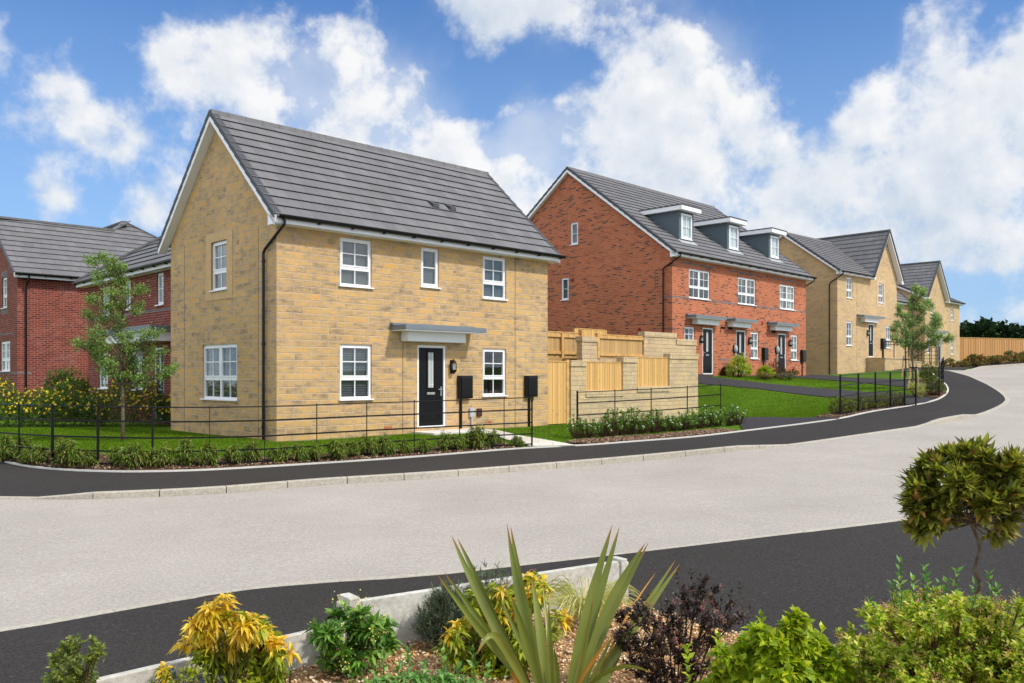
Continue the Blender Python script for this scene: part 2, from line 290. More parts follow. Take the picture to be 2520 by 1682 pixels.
def whorl(tips,axes,n,tilt=1.0,jit=.25):
    """n leaf directions round each tip; tilt = angle from the shoot axis"""
    axes=nrm(axes); a=nrm(np.cross(axes,rng.normal(size=axes.shape))); b=np.cross(axes,a); P=[];D=[]
    for k in range(n):
        an=2*math.pi*(k/n)+rng.normal(0,.3,len(tips)); ti=tilt+rng.normal(0,jit,len(tips))
        D.append(axes*np.cos(ti)[:,None]+(a*np.cos(an)[:,None]+b*np.sin(an)[:,None])*np.sin(ti)[:,None]); P.append(tips+axes*rng.normal(0,.006,len(tips))[:,None])
    return np.concatenate(P),np.concatenate(D)
# ------------------------------------------------------------ building kit (house frame: x along the front, y into depth, z up)
TF=lambda s,d,z:(s,d,z)          # on the front face: s along, d inwards
TG=lambda s,d,z:(d,s,z)          # on the left gable face
def clip(poly,a,b,c):            # keep a*s+b*z<=c
    out=[]
    for i in range(len(poly)):
        p,q=poly[i],poly[(i+1)%len(poly)]; dp=a*p[0]+b*p[1]-c; dq=a*q[0]+b*q[1]-c
        if dp<=0: out.append(p)
        if dp*dq<0: t=dp/(dp-dq); out.append((p[0]+(q[0]-p[0])*t,p[1]+(q[1]-p[1])*t))
    return out
def wall_face(mb,T,s0,s1,z0,z1,ops=(),cuts=(),rev=.11):
    S=sorted({s0,s1,*[o[0] for o in ops],*[o[1] for o in ops]}); Z=sorted({z0,z1,*[o[2] for o in ops],*[o[3] for o in ops]})
    for a,b in zip(S[:-1],S[1:]):
        for c,d in zip(Z[:-1],Z[1:]):
            m=((a+b)/2,(c+d)/2)
            if any(o[0]<m[0]<o[1] and o[2]<m[1]<o[3] for o in ops): continue
            p=[(a,c),(b,c),(b,d),(a,d)]
            for k in cuts: p=clip(p,*k)
            if len(p)>=3: mb.add([T(q[0],0,q[1]) for q in p],[tuple(range(len(p)))],[[(q[0],q[1]) for q in p]])
    for a,b,c,d in ops:
        for q in ([(a,c),(a,d)],[(b,d),(b,c)],[(a,d),(b,d)],[(b,c),(a,c)]):
            (sa,za),(sb,zb)=q; h=abs(za-zb)>1e-6
            uv=[(sa,za),(sb,zb),(sb+(rev if h else 0),zb+(0 if h else rev)),(sa+(rev if h else 0),za+(0 if h else rev))]
            mb.add([T(sa,0,za),T(sb,0,zb),T(sb,rev,zb),T(sa,rev,za)],[(0,1,2,3)],[uv])
def tile_slope(mb,O,ex,up,n,spans,th=.044):
    """stepped courses of roof tile; spans(t)->[(x0,x1)] along ex at fraction t up the slope"""
    O=Vector(O);ex=Vector(ex);up=Vector(up); N=ex.cross(up).normalized()
    if N.z<0: N=-N
    for k in range(n):
        t0,t1=k/n,(k+1)/n
        for (a0,b0),(a1,b1) in zip(spans(t0+1e-4),spans(t1-1e-4)):
            if b0-a0<.02 and b1-a1<.02: continue
            te=min(1.0,t1+.1/n); p=[O+ex*a0+up*t0,O+ex*b0+up*t0,O+ex*b1+up*te,O+ex*a1+up*te]
            q=[p[0]+N*th,p[1]+N*th,p[2]+N*.006,p[3]+N*.006]; v=k*1.0
            lp=.01 if k==0 else -(th-.013)
            mb.add([*q,p[0]-N*lp,p[1]-N*lp],[(0,1,2,3),(4,5,1,0)],[[(a0,v+.04),(b0,v+.04),(b1,v+.96),(a1,v+.96)],[(a0,v+.5),(b0,v+.5),(b0,v+.5),(a0,v+.5)]])
            if True: mb.add([q[1],q[2],p[2]-N*.03,p[1]-N*.03],[(0,1,2,3)],[[(0,v+.5)]*4]); mb.add([q[0],p[0]-N*.03,p[3]-N*.03,q[3]],[(0,1,2,3)],[[(0,v+.5)]*4])
def gutter_run(parent,x0,x1,y,z,T=None,outs=None,br=.9):
    T=T or (lambda x,y,z:(x,y,z)); mb=MB(); n=7; prof=[(-.07*math.cos(a)+0,-.075*math.sin(a)+.012) for a in [math.pi*i/n for i in range(n+1)]]
    V=[];F=[]
    for x in (x0,x1):
        for (dy,dz) in prof: V.append(T(x,y+dy,z+dz))
        for (dy,dz) in prof[::-1]: V.append(T(x,y+dy*.9,z+dz*.9))
    m=2*(n+1)
    for i in range(m): F.append((i,(i+1)%m,m+(i+1)%m,m+i))
    F.append(tuple(range(m))); F.append(tuple(range(m,2*m))[::-1]); mb.add(V,F)
    k=max(1,int((x1-x0)/br))
    for i in range(k+1):
        x=x0+.15+(x1-x0-.3)*i/k
        mb.box(x-.02,x+.02,y-.055,y+.075,z-.085,z-.05,T); mb.box(x-.02,x+.02,y+.045,y+.075,z-.085,z+.02,T)
    return mb.build('gutter','black_plastic',parent)
def downpipe(parent,pts,r=.034):
    mb=MB().tube(pts,r,10); a=Vector(pts[-2]);b=Vector(pts[-1]); n=max(1,int((a-b).length/1.8))
    for i in range(n+1):
        p=a.lerp(b,(i+.1)/(n+.3)); mb.tube([p+Vector((0,0,.03)),p-Vector((0,0,.03))],r*1.35,10)
    return mb.build('downpipe','black_plastic',parent)
def window(parent,T,s0,s1,z0,z1,lay='T1',blind=None,bm='blind_grey',setb=.045,label=None):
    fb=MB(); w=.058; y0,y1=setb,setb+.07
    def B(a,b,c,d,p0=y0,p1=y1): fb.box(a,b,p0,p1,c,d,T)
    B(s0+.002,s1-.002,z1-w,z1-.002); B(s0+.002,s1-.002,z0+.02,z0+.02+w); B(s0+.002,s0+w,z0+.02+w,z1-w); B(s1-w,s1-.002,z0+.02+w,z1-w)
    zi0,zi1=z0+.02+w,z1-w; ncol=2 if lay[-1]=='2' else 1; cs=[]
    if ncol==2: mid=(s0+s1)/2; B(mid-.035,mid+.035,zi0,zi1); cs=[(s0+w,mid-.035),(mid+.035,s1-w)]
    else: cs=[(s0+w,s1-w)]
    zt=z0+(z1-z0)*.385; rows=[]
    if lay[0]=='T':
        for a,b in cs: B(a,b,zt-.042,zt+.042)
        rows=[(zt+.042,zi1,2),(zi0,zt-.042,1)]
    else: rows=[(zi0,zi1,2)]
    nv=1 if lay[0]=='S' else 2; c=.032; bar=.011
    for a,b in cs:
        for k,(za,zb,nh) in enumerate(rows):
            if k==0 or lay[0]!='T':
                B(a,b,zb-c,zb,y0-.012,y1-.012);B(a,b,za,za+c,y0-.012,y1-.012);B(a,a+c,za+c,zb-c,y0-.012,y1-.012);B(b-c,b,za+c,zb-c,y0-.012,y1-.012); a2,b2,za2,zb2=a+c,b-c,za+c,zb-c
            else: a2,b2,za2,zb2=a,b,za,zb
            if nv==2: B((a2+b2)/2-bar,(a2+b2)/2+bar,za2,zb2,y0+.012,y0+.04)
            if nh==2: B(a2,b2,(za2+zb2)/2-bar,(za2+zb2)/2+bar,y0+.0125,y0+.0395)
    f=fb.build('window','white_upvc',parent,label=label)
    p=MB().box(s0+w-.01,s1-w+.01,y0+.026,y0+.03,zi0-.01,zi1+.01,T).build('pane','glass',f)
    MB().box(s0-.035,s1+.035,-.055,y0+.03,z0-.012,z0+.02,T).build('sill','white_upvc',f,bevel=.004)
    if blind: 
        bl=MB()
        if blind=='halves': q=(s1-s0)*.27; bl.box(s0+.02,s0+.02+q,y1+.03,y1+.05,z0,z1,T); MB().box(s1-.02-q,s1-.02,y1+.03,y1+.05,z0,z1,T).build('curtain','curtain',f)
        else: bl.box(s0+.02,s1-.02,y1+.012,y1+.018,z0+(z1-z0)*(0 if blind=='full' else float(blind)),z1,T)
        bl.build('curtain' if bm=='curtain' else 'blind',bm,f)
    return f
def door(parent,T,s0,s1,z0,z1,hand=1,leafm='door_black',label=None):
    w=.062; fm=MB(); fm.box(s0,s0+w,.02,.1,z0,z1,T);fm.box(s1-w,s1,.02,.1,z0,z1,T);fm.box(s0+w,s1-w,.02,.1,z1-w,z1,T);fm.box(s0+w,s1-w,.0,.1,z0,z0+.045,T)
    a,b,c,d=s0+w,s1-w,z0+.045,z1-w; lf=MB(); lf.box(a+.004,b-.004,.05,.095,c+.004,d-.004,T)
    m=(a+b)/2; W=b-a;H=d-c
    def ring(x0,x1,y0,y1,t,p):
        lf.box(x0,x1,.05-p,.05,y1-t,y1,T);lf.box(x0,x1,.05-p,.05,y0,y0+t,T);lf.box(x0,x0+t,.05-p,.05,y0+t,y1-t,T);lf.box(x1-t,x1,.05-p,.05,y0+t,y1-t,T)
    ring(m-W*.17,m+W*.17,c+H*.45,c+H*.97,.02,.012); ring(m-W*.34,m+W*.34,c+H*.06,c+H*.17,.018,.01)
    D=lf.build('door',leafm,parent,label=label); fm.build('door_frame','white_upvc',D)
    g=MB().box(m-W*.105,m+W*.105,.04,.0495,c+H*.49,c+H*.94,T).build('door_glass','lead_glass',D)
    ld=MB()
    for s in (-.06,.06): ld.box(m+W*s-.004,m+W*s+.004,.035,.0398,c+H*.49,c+H*.94,T)
    for z in (.525,.905): ld.box(m-W*.105,m+W*.105,.0345,.0392,c+H*z-.004,c+H*z+.004,T)
    ld.build('leading','white_upvc',D)
    MB().box(m-.13,m+.13,.028,.0498,c+H*.40,c+H*.4+.06,T).build('letter_plate','chrome',D,bevel=.006)
    hs=b-.07 if hand>0 else a+.07; h=MB(); h.box(hs-.018,hs+.018,.036,.0495,c+H*.38,c+H*.5,T); h.box(hs-(.11 if hand>0 else -.02),hs+(.02 if hand>0 else .11),.0,.018,c+H*.46,c+H*.46+.022,T); h.box(hs-.009,hs+.009,.018,.036,c+H*.46,c+H*.46+.022,T)
    h.build('handle','chrome',D); return D
def canopy(parent,s0,s1,b0,b1,z,d=.62):
    mb=MB(); mb.box(s0,s1,-d,0,z+.02,z+.14); mb.box(s0-.03,s1+.03,-.12,0.0,z+.143,z+.2)
    c=mb.build('door_canopy','canopy_grey',parent,bevel=.006)
    MB().box(s0+.02,s1-.02,-d+.02,0,z-.004,z+.018).build('soffit','soffit_white',c)
    MB().box(b0,b1,-.3,0,z-.25,z-.006).build('fascia_box','white_upvc',c,bevel=.004); return c
def lantern(parent,s,z,k=1.0):
    T=TF; mb=MB(); mb.box(s-.045*k,s+.045*k,-.02,0,z-.2*k,z+.17*k); 
    c=(s,-.11*k,z); mb.lathe(c,[(.002,.21*k),(.012*k,.19*k),(.02*k,.17*k),(.055*k,.14*k),(.085*k,.09*k),(.088*k,.075*k),(.08*k,.07*k)],14)
    mb.lathe(c,[(.08*k,-.1*k),(.088*k,-.11*k),(.07*k,-.16*k),(.035*k,-.19*k),(.012*k,-.22*k),(.002,-.23*k)],14)
    mb.box(s-.012,s+.012,-.06*k,-.02,z-.16*k,z-.13*k)
    for i in range(6):
        a=i*math.pi/3; x=s+.08*k*math.cos(a); y=-.11*k+.08*k*math.sin(a); mb.tube([(x,y,z-.1*k),(x,y,z+.075*k)],.006*k,5)
    f=mb.build('wall_lantern','black_metal',parent); MB().lathe(c,[(.07*k,-.1*k),(.07*k,.07*k)],14).build('lantern_glass','glass',f)
    MB().tube([(s,-.11*k,z-.1*k),(s,-.11*k,z+.03*k)],.028*k,8).build('bulb','lamp_glass',f); return f
def meterbox(parent,s0,s1,z0,z1,ground,pipe_s=None):
    T=TF; mb=MB(); mb.box(s0,s1,-.14,0,z0,z1); mb.box(s0+.03,s1-.03,-.17,-.14,z0+.035,z1-.035)
    m=mb.build('meter_box','black_plastic',parent,bevel=.02); p=pipe_s or (s0+s1)/2
    MB().box(p-.03,p+.03,-.05,-.002,ground-.1,z0).build('conduit','black_plastic',m); return m
def barge(parent,pts,x,th=.025,hh=.17,box=None,T=None):
    """white boards following the gable, pts=[(y,z)...] eaves-ridge-eaves at plane x"""
    T=T or (lambda x,y,z:(x,y,z)); mb=MB()
    for (ya,za),(yb,zb) in zip(pts[:-1],pts[1:]):
        mb.hexa([T(x-th,ya,za-hh),T(x,ya,za-hh),T(x,yb,zb-hh),T(x-th,yb,zb-hh),T(x-th,ya,za),T(x,ya,za),T(x,yb,zb),T(x-th,yb,zb)])
    for b in (box or ()): mb.box(*b,T=T)
    return mb.build('bargeboard','white_upvc',parent)
def movement_joint(parent,T,s,z0,z1):
    MB().box(s-.007,s+.007,-.0035,.002,z0,z1,T).build('movement_joint','brown_box',parent)
def gable_roof(parent,L,W,H,Rz,oe=.3,ov=.2,n=12,vr=.12,front_spans=None,pipe=True,gut=True,right_gable=True,eave=None):
    """pitched roof with ridge along x; returns the roof mesh, slope data"""
    ze=H+.17; slope=(Rz-ze)/(W/2+oe); L0,L1=-ov,L+(ov if right_gable else vr)
    fs=front_spans or (lambda t:[(L0+.0,L1-.0)])
    rf=MB(); tile_slope(rf,(0,-oe,ze),(1,0,0),(0,W/2+oe,Rz-ze),n,fs)
    tile_slope(rf,(0,W+oe,ze),(1,0,0),(0,-(W/2+oe),Rz-ze),n,lambda t:[(L0,L1)])
    roof=rf.build('roof','roof_tile',parent)
    rd=MB(); k=int((L1-L0)/.45); 
    for i in range(k):
        a=L0+(L1-L0)*i/k+.004; b=L0+(L1-L0)*(i+1)/k-.004; y=W/2; z=Rz
        for (x0,x1,g) in ((a,b,0),(b-.03,b,.006)):
            P=[(-.14-g,-.14*slope+.02+g),(-.06,.045+g),(.06,.045+g),(.14+g,-.14*slope+.02+g),(.1,-.16*slope),(-.1,-.16*slope)]
            rd.add([(x0,y+p,z+q) for p,q in P]+[(x1,y+p,z+q) for p,q in P],[tuple(range(6))[::-1],tuple(range(6,12))]+[(j,(j+1)%6,6+(j+1)%6,6+j) for j in range(6)])
    rd.build('ridge_tiles','ridge_tile',roof)
    for xs in ((L0-.02,L0+.17),)+(((L1-.11,L1+.02),) if right_gable else ((L1-.05,L1+.01),)):
        vg=MB()
        for sgn in (0,1):
            for i in range(n):
                t0,t1=i/n,(i+1)/n
                y0=-oe+(W/2+oe)*t0; y1=-oe+(W/2+oe)*t1; za=ze+(Rz-ze)*t0+.03; zb=ze+(Rz-ze)*t1
                if sgn: y0,y1=W-y0,W-y1
                vg.hexa([(xs[0],y0,za-.1),(xs[1],y0,za-.1),(xs[1],y1,zb-.1),(xs[0],y1,zb-.1),(xs[0],y0,za+.032),(xs[1],y0,za+.032),(xs[1],y1,zb+.032),(xs[0],y1,zb+.032)])
        vg.build('verge','verge_cap',roof)
    yb=[(-oe,ze-.05),(W/2,Rz-.06),(W+oe,ze-.05)]
    barge(parent,yb,L0+.02,box=[(L0-.005,-.0,-oe,-.02+.0,H-.03,H+.2)])
    so=MB()  # soffits under the verges and along the eaves
    for (xa,xb) in ((L0+.02,.0),)+(((L,L1-.02),) if right_gable else ()):
        for (a,b) in ((0,1),(1,2)):
            (ya,za),(yb2,zb)=yb[a],yb[b]; so.hexa([(xa,ya,za-.15),(xb,ya,za-.15),(xb,yb2,zb-.15),(xa,yb2,zb-.15),(xa,ya,za-.13),(xb,ya,za-.13),(xb,yb2,zb-.13),(xa,yb2,zb-.13)])
    
    for a_,b_ in (eave or ((.002,L-.002),)): so.box(a_,b_,-oe+.02,0,H-.0,H+.015)
    so.build('soffit','soffit_white',roof)
    if right_gable: barge(parent,yb,L1,box=[(L,L1-.028,-oe,-.02,H-.03,H+.2)])
    return roof,slope,ze
def shell(mb,L,W,H,Rz,z0,fops=(),gops=(),fr=None,peak=True):
    wall_face(mb,TF,0,L,z0,H,fops)
    m=(Rz-H-.17)/(W/2+.3); h0=H+.17+m*.3-.07; cu=[(-m,1,h0),(m,1,h0+m*W)]; wall_face(mb,TG,0,W,z0,Rz,gops,cu)
    for T in (lambda s,d,z:(L,s,z),): wall_face(mb,T,0,W,z0,Rz,(),cu)
    wall_face(mb,lambda s,d,z:(s,W,z),0,L,z0,H)
def vent_tile(parent,x,t,W,oe,ze,Rz,k=1):
    y=-oe+(W/2+oe)*t; z=ze+(Rz-ze)*t; s=(Rz-ze)/(W/2+oe); mb=MB()
    mb.add([(x-.1,y-.02,z),(x+.1,y-.02,z),(x+.1,y-.02,z+.15),(x-.1,y-.02,z+.15),(x-.1,y+.26,z+.28*s+.03),(x+.1,y+.26,z+.28*s+.03)],[(0,1,2,3),(3,2,5,4),(0,3,4),(1,5,2)]); mb.box(x-.085,x+.085,y-.026,y-.021,z+.06,z+.13)
    return mb.build('roof_vent','verge_cap',parent)
# ------------------------------------------------------------ house 1: yellow stone corner house
def stone_house():
    h=empty('stone_house',(-5.222,18.72,0),.772,'large yellow stone house with black front door on the corner, nearest the road','house','detached houses'); L,W,H,Rz=8.75,5.75,4.81,7.93
    ops=[(1.64,2.54,3.58,4.74),(4.05,4.64,3.73,4.76),(6.18,7.06,3.57,4.75),(1.64,2.54,.89,2.22),(6.18,7.06,.9,2.22),(3.93,4.87,.13,2.25)]
    gops=[(2.42,3.27,3.56,4.78),(1.89,3.78,.87,2.24)]
    mb=MB(); shell(mb,L,W,H,Rz,-.6,ops,gops); mb.build('wall','stone',h)
    roof,sl,ze=gable_roof(h,L,W,H,Rz,oe=.3,ov=.22,n=12,right_gable=True)
    MB().box(-.2,L+.2,-.325,-.3,H-.0,H+.165).build('fascia','white_upvc',h)
    gutter_run(h,-.18,L+.3,-.39,H+.15)
    downpipe(h,[(-.02,-.39,H+.09),(-.02,-.39,H-.02),(-.07,.40,H-.5),(-.07,.47,H-.58),(-.07,.47,-.05)])
    for o,lay,bl,bm in ((ops[0],'T1','full','blind_grey'),(ops[1],'S1','full','blind_grey'),(ops[2],'T1','full','blind_grey'),(ops[3],'T1','full','blind_slat'),(ops[4],'T1',None,None)):
        window(h,TF,*o,lay=lay,blind=bl,bm=bm)
    window(h,TG,*gops[0],lay='T1',blind='.35',bm='blind_grey'); window(h,TG,*gops[1],lay='T2',blind='full',bm='blind_slat')
    # stone surround of the gable window
    s=MB(); a,b,c,d=gops[0]; s.box(a-.3,a,-.012,.03,c-.22,d+.22,TG); s.box(b,b+.3,-.012,.03,c-.22,d+.22,TG); s.box(a,b,-.012,.03,d,d+.22,TG); s.box(a,b,-.012,.03,c-.22,c-.02,TG); s.build('window_surround','stone_surround',h)
    door(h,TF,*ops[5],hand=1)
    canopy(h,3.1,5.75,3.42,5.3,2.58,.62); lantern(h,5.05,1.72,.95)
    meterbox(h,5.25,5.7,.86,1.47,0,5.36); meterbox(h,7.76,8.2,.86,1.47,0,7.95)
    g=MB(); g.box(5.66,5.82,-.07,0,.36,.6); g.tube([(5.74,-.04,.37),(5.74,-.04,.16),(5.78,-.06,.1),(5.8,-.08,-.05)],.028,8); g.build('gas_pipe_cover','pale_box',h,bevel=.008)
    MB().box(5.94,6.11,-.06,0,.36,.58).build('vent_cover','brown_box',h,bevel=.02)
    v=MB(); v.box(1.31,1.47,-.008,0,4.54,4.66); [v.box(1.32,1.46,-.014,-.009,4.555+i*.02,4.563+i*.02) for i in range(5)]; v.build('air_vent','ventgrille',h)
    v=MB(); v.box(2.9,3.12,-.006,0,.16,.23); v.build('air_brick','brick_orange',h); MB().box(6.3,6.5,-.005,0,.16,.22).build('air_brick','brick_orange',h)
    movement_joint(h,TF,3.47,-.1,2.6); movement_joint(h,TF,7.41,-.1,H-.02); movement_joint(h,TG,.84,-.1,4.9); movement_joint(h,TG,4.87,-.1,4.9)
    vent_tile(h,5.15,.333,W,.3,ze,Rz); vent_tile(h,5.75,.333,W,.3,ze,Rz)
    MB().box(3.75,5.6,-.9,-.01,-.12,.06).build('doorstep','concrete_clean',h,bevel=.01)
    # rooms seen through the one clear window
    MB().box(5.3,L-.15,2.6,2.65,0,2.4).build('room_wall','curtain',h); MB().box(.15,L-.15,.12,W-.1,-.05,0.0).build('floor','wood_dark',h); MB().box(.15,L-.15,.12,W-.1,2.38,2.43).build('ceiling','soffit_white',h)
    return h
stone_house()
# ------------------------------------------------------------ terrace of three red-brick houses
def terrace():
    h=empty('brick_terrace',(7.068,37.248,0),.8,'orange brick terrace of three townhouses with three grey roof dormers','house','terraced houses'); L,W,H,Rz,G=13.2,11.84,6.72,11.63,1.455
    ops=[(1.36,3.15,4.98,6.33),(5.76,7.52,4.98,6.32),(10.14,11.86,4.98,6.3),(1.0,1.83,2.62,3.68),(2.51,3.46,1.53,3.69),(5.58,6.52,1.53,3.69),(9.91,10.85,1.53,3.69),(7.03,7.84,2.3,3.66),(11.41,12.22,2.28,3.67)]
    gops=[(5.38,5.86,7.84,8.94),(5.98,6.46,5.17,6.28)]
    mb=MB(); shell(mb,L,W,H,Rz,G-1,ops,gops); mb.build('wall','brick_orange',h)
    roof,sl,ze=gable_roof(h,L,W,H,Rz,oe=.35,ov=.2,n=20)
    MB().box(-.18,L+.18,-.375,-.35,H,H+.165).build('fascia','white_upvc',h); gutter_run(h,-.18,L+.3,-.44,H+.15)
    downpipe(h,[(0,-.44,H+.09),(0,-.44,H-.02),(-.08,.36,H-.45),(-.08,.42,H-.55),(-.08,.42,G)]); downpipe(h,[(L+.15,-.44,H+.09),(L+.15,-.44,H-.02),(L+.08,.36,H-.45),(L+.08,.42,H-.55),(L+.08,.42,G)])
    for i,o in enumerate(ops[:3]): window(h,TF,*o,lay='T2',blind='.72' if i<2 else 'halves',bm='wood_dark' if i<2 else 'curtain')
    window(h,TF,*ops[3],lay='T1',blind='halves',bm='curtain'); window(h,TF,*ops[7],lay='T1',blind='halves',bm='curtain'); window(h,TF,*ops[8],lay='T1',blind='halves',bm='curtain')
    for o in gops: window(h,TG,*o,lay='S1',blind='full',bm='blind_grey')
    door(h,TF,*ops[4],hand=-1); door(h,TF,*ops[5],hand=1); door(h,TF,*ops[6],hand=1)
    for a,b,c,d in ((1.1,3.75,1.62,3.5),(4.55,6.75,4.75,6.5),(8.75,11.3,9.05,10.95)): canopy(h,a,b,c,d,4.06,.55)
    for s,z in ((2.3,3.15),(6.82,3.22),(11.18,3.21)): lantern(h,s,z,.95)
    for s in (4.15,4.92,9.3):
        c=MB(); c.box(s-.04,s+.04,-.04,0,3.7,3.8); c.tube([(s,-.03,3.76),(s,-.17,3.72)],[.03,.07],10); c.build('security_light','black_metal',h)
    for s,z in ((5.42,2.76),(9.76,2.81)):
        c=MB(); c.lathe((0,0,0),[(.002,.16),(.1,.15),(.19,.1),(.2,0)],20,T=lambda x,y,q,s=s,z=z:(s+x*.62,-q,z+y)); e=c.build('car_charger','pale_box',h,smooth=True)
        MB().lathe((0,0,0),[(.002,.05),(.215,.05),(.22,0)],20,T=lambda x,y,q,s=s,z=z:(s-.04+x*.66,-q,z+y*1.03)).build('cable_ring','black_plastic',e)
    meterbox(h,8.15,8.6,2.27,2.9,G,8.3); meterbox(h,12.5,12.95,2.23,2.87,G,12.7)
    b=MB(); b.lathe((0,0,0),[(.002,0),(.2,0),(.24,.05),(.24,.6),(.2,.66)],14,T=lambda x,y,q:(4.0+q,-.28+x*1.0,G+.2+max(y,-.19))); b.build('hose_cabinet','black_plastic',h)
    for T,s,z in ((TF,8.2,4.15),(TG,5.72,6.13),(TG,1.75,3.55),(TG,3.9,3.4)): MB().box(s-.06,s+.06,-.03,0,z-.08,z+.08,T).build('red_vent_cap','red_box',h)
    bl=MB(); bl.box(-.004,L+.004,-.005,0,4.93,5.0); bl.build('blue_brick_band','brick_blue',h); bl=MB(); bl.box(-.005,0,.0,.42,4.93,5.0); bl.build('blue_brick_band','brick_blue',h); bl=MB()
    for a,c,z in ((0.7,3.4,6.5),(5.0,7.9,6.5),(9.3,12.2,6.5),(3.95,5.0,2.19),(8.0,8.9,2.19),(12.23,13.18,2.19)): MB().box(a,c,-.004,0,z,z+.075).build('blue_brick_band','brick_blue',h)
    # dormers
    for s in (2.23,6.55,10.88):
        y0=.7; zb=7.62; zt=9.08; yb=y0+(zt-ze-sl*(y0+.35))/sl+.05; c=MB(); w=.61
        def zr(y): return ze+sl*(y+.35)-.1
        for x in (s-w,s+w-.05):
            P=[(y0,zr(y0)),(yb,zr(yb)),(yb,zt),(y0,zt)]; c.add([(x,p,q) for p,q in P]+[(x+.05,p,q) for p,q in P],[(0,1,2,3),(7,6,5,4),(0,4,5,1),(1,5,6,2),(2,6,7,3),(3,7,4,0)])
        c.box(s-w+.05,s-.45,y0+.002,y0+.1,zb,zt);c.box(s+.45,s+w-.05,y0+.002,y0+.1,zb,zt);c.box(s-.45,s+.45,y0+.002,y0+.1,zb,7.8);c.box(s-.45,s+.45,y0+.001,y0+.1,8.98,zt-.001)
        D=c.build('dormer','grp_grey',roof)
        window(D,lambda a,b,z,y0=y0:(a,y0+b,z),s-.45,s+.45,7.8,8.98,lay='D1',blind='full',bm='blind_white',setb=-.03)
        r=MB(); r.box(s-w-.22,s+w+.22,y0-.3,yb+.25,zt+.002,zt+.2); r.build('dormer_fascia','white_upvc',D); MB().box(s-w-.24,s+w+.24,y0-.32,yb+.4,zt+.2,zt+.25).build('dormer_roof','verge_cap',D)
        f=MB(); f.add([(s-w-.1,y0-.22,zr(y0-.22)+.15),(s+w+.1,y0-.22,zr(y0-.22)+.15),(s+w+.1,y0,zr(y0)+.16),(s-w-.1,y0,zr(y0)+.16)],[(0,1,2,3)]); f.build('lead_flashing','lead',D)
    MB().box(0.15,L-.15,.5,W-.1,4.2,4.25).build('floor','wood_dark',h); MB().box(.15,L-.15,3,3.05,1.5,6.6).build('room_wall','curtain',h)
    return h
terrace()
# ------------------------------------------------------------ stone houses with a front cross gable
def cross_house(loc,yaw,L,W,H,Rz,g,gl,gr,Rg,G,n,label,left_gable,ops,gops,lays,dr,can,extra=None):
    h=empty('gabled_stone_house',loc,yaw,label,'house','detached houses')
    mb=MB(); shell(mb,L,W,H,Rz,G-1.6,ops,gops)
    m2=(Rg-H-.17)/((gr-gl)/2+.25); c2=H+.17+m2*.25-.08
    wall_face(mb,TF,gl,gr,H,Rg,(),[(-m2,1,c2-m2*gl),(m2,1,c2+m2*gr)]); mb.build('wall','stone_far',h)
    ze=H+.17; oe=.3; ms=(Rg-ze)/((gr-gl)/2+.25)
    zmain=lambda t: ze+(Rz-ze)*t
    ov=.2
    def fs(t):
        z=zmain(t); o=[]
        xl=g-(Rg-z)/ms; xr=g+(Rg-z)/ms
        o.append((-ov,max(-ov,min(xl,L+ov)))); o.append((min(L+ov,max(xr,-ov)),L+ov)); return o
    roof,sl,_=gable_roof(h,L,W,H,Rz,oe=oe,ov=ov,n=n,front_spans=fs,eave=([(.002,gl-.26)] if gl>.5 else [])+([(gr+.27,L-.002)] if gr<L-.5 else [])+[(g-.01,g+.01)])
    yback=W*.75
    x2=MB(); n2=max(6,int(math.hypot((gr-gl)/2+.25,Rg-ze)/.36)); ff=-.35
    for sg in (-1,1):
        foot=g+sg*((gr-gl)/2+.25)
        def sp(t,sg=sg):
            z=ze+(Rg-ze)*t; y=-oe+(z-ze)/sl if z<Rz else yback; return [(ff,max(ff+.3,min(y+.0,yback)))]
        tile_slope(x2,(foot,0,ze),(0,1,0),(-sg*((gr-gl)/2+.25),0,Rg-ze),n2,sp)
    x2.build('cross_roof','roof_tile',h)
    rd=MB(); rd.beam((g,ff,Rg+.01),(g,yback,Rg+.01),(.26,0,0),(0,0,.09)); rd.build('cross_ridge','ridge_tile',h)
    T=lambda x,y,z:(y,x,z); hw=(gr-gl)/2+.25; yb=[(g-hw,ze-.05),(g,Rg-.06),(g+hw,ze-.05)]
    barge(h,yb,ff+.02,box=[(ff-.005,-.0,g-hw,gl,H-.03,H+.15),(ff-.005,-.0,gr,g+hw,H-.03,H+.15)],T=T)
    vg=MB(); so=MB()
    for sg in (-1,1):
        a=Vector((g+sg*hw,ff,ze+.02)); b=Vector((g,ff,Rg+.02)); vg.beam(a,b,(0,.12,0),(0,0,.14))
        so.beam(a+Vector((0,.17,-.2)),b+Vector((0,.17,-.2)),(0,.32,0),(0,0,.02))
    vg.build('verge','verge_cap',h); so.build('soffit','soffit_white',h)
    spans=[(-.18,gl-.26)] if gl>.5 else []
    if gr<L-.5: spans.append((gr+.27,L+.25))
    for a,b in spans: MB().box(a,b,-.325,-.3,H,H+.165).build('fascia','white_upvc',h); gutter_run(h,a,b,-.39,H+.15)
    if left_gable: downpipe(h,[(0,-.39,H+.09),(0,-.39,H-.02),(-.08,.40,H-.5),(-.08,.47,H-.6),(-.08,.47,G-1.2)])
    for o,(ly,bl) in zip(ops,lays):
        if ly=='door': door(h,TF,*o,hand=1,leafm=dr)
        else: window(h,TF,*o,lay=ly,blind=bl,bm='curtain')
    for o in gops: window(h,TG,*o,lay='T1',blind='full')
    canopy(h,*can,.5); 
    return h
E3=dict(lays=[('T1','halves'),('T1','halves'),('T1','halves'),('T1','halves'),('door',0)])
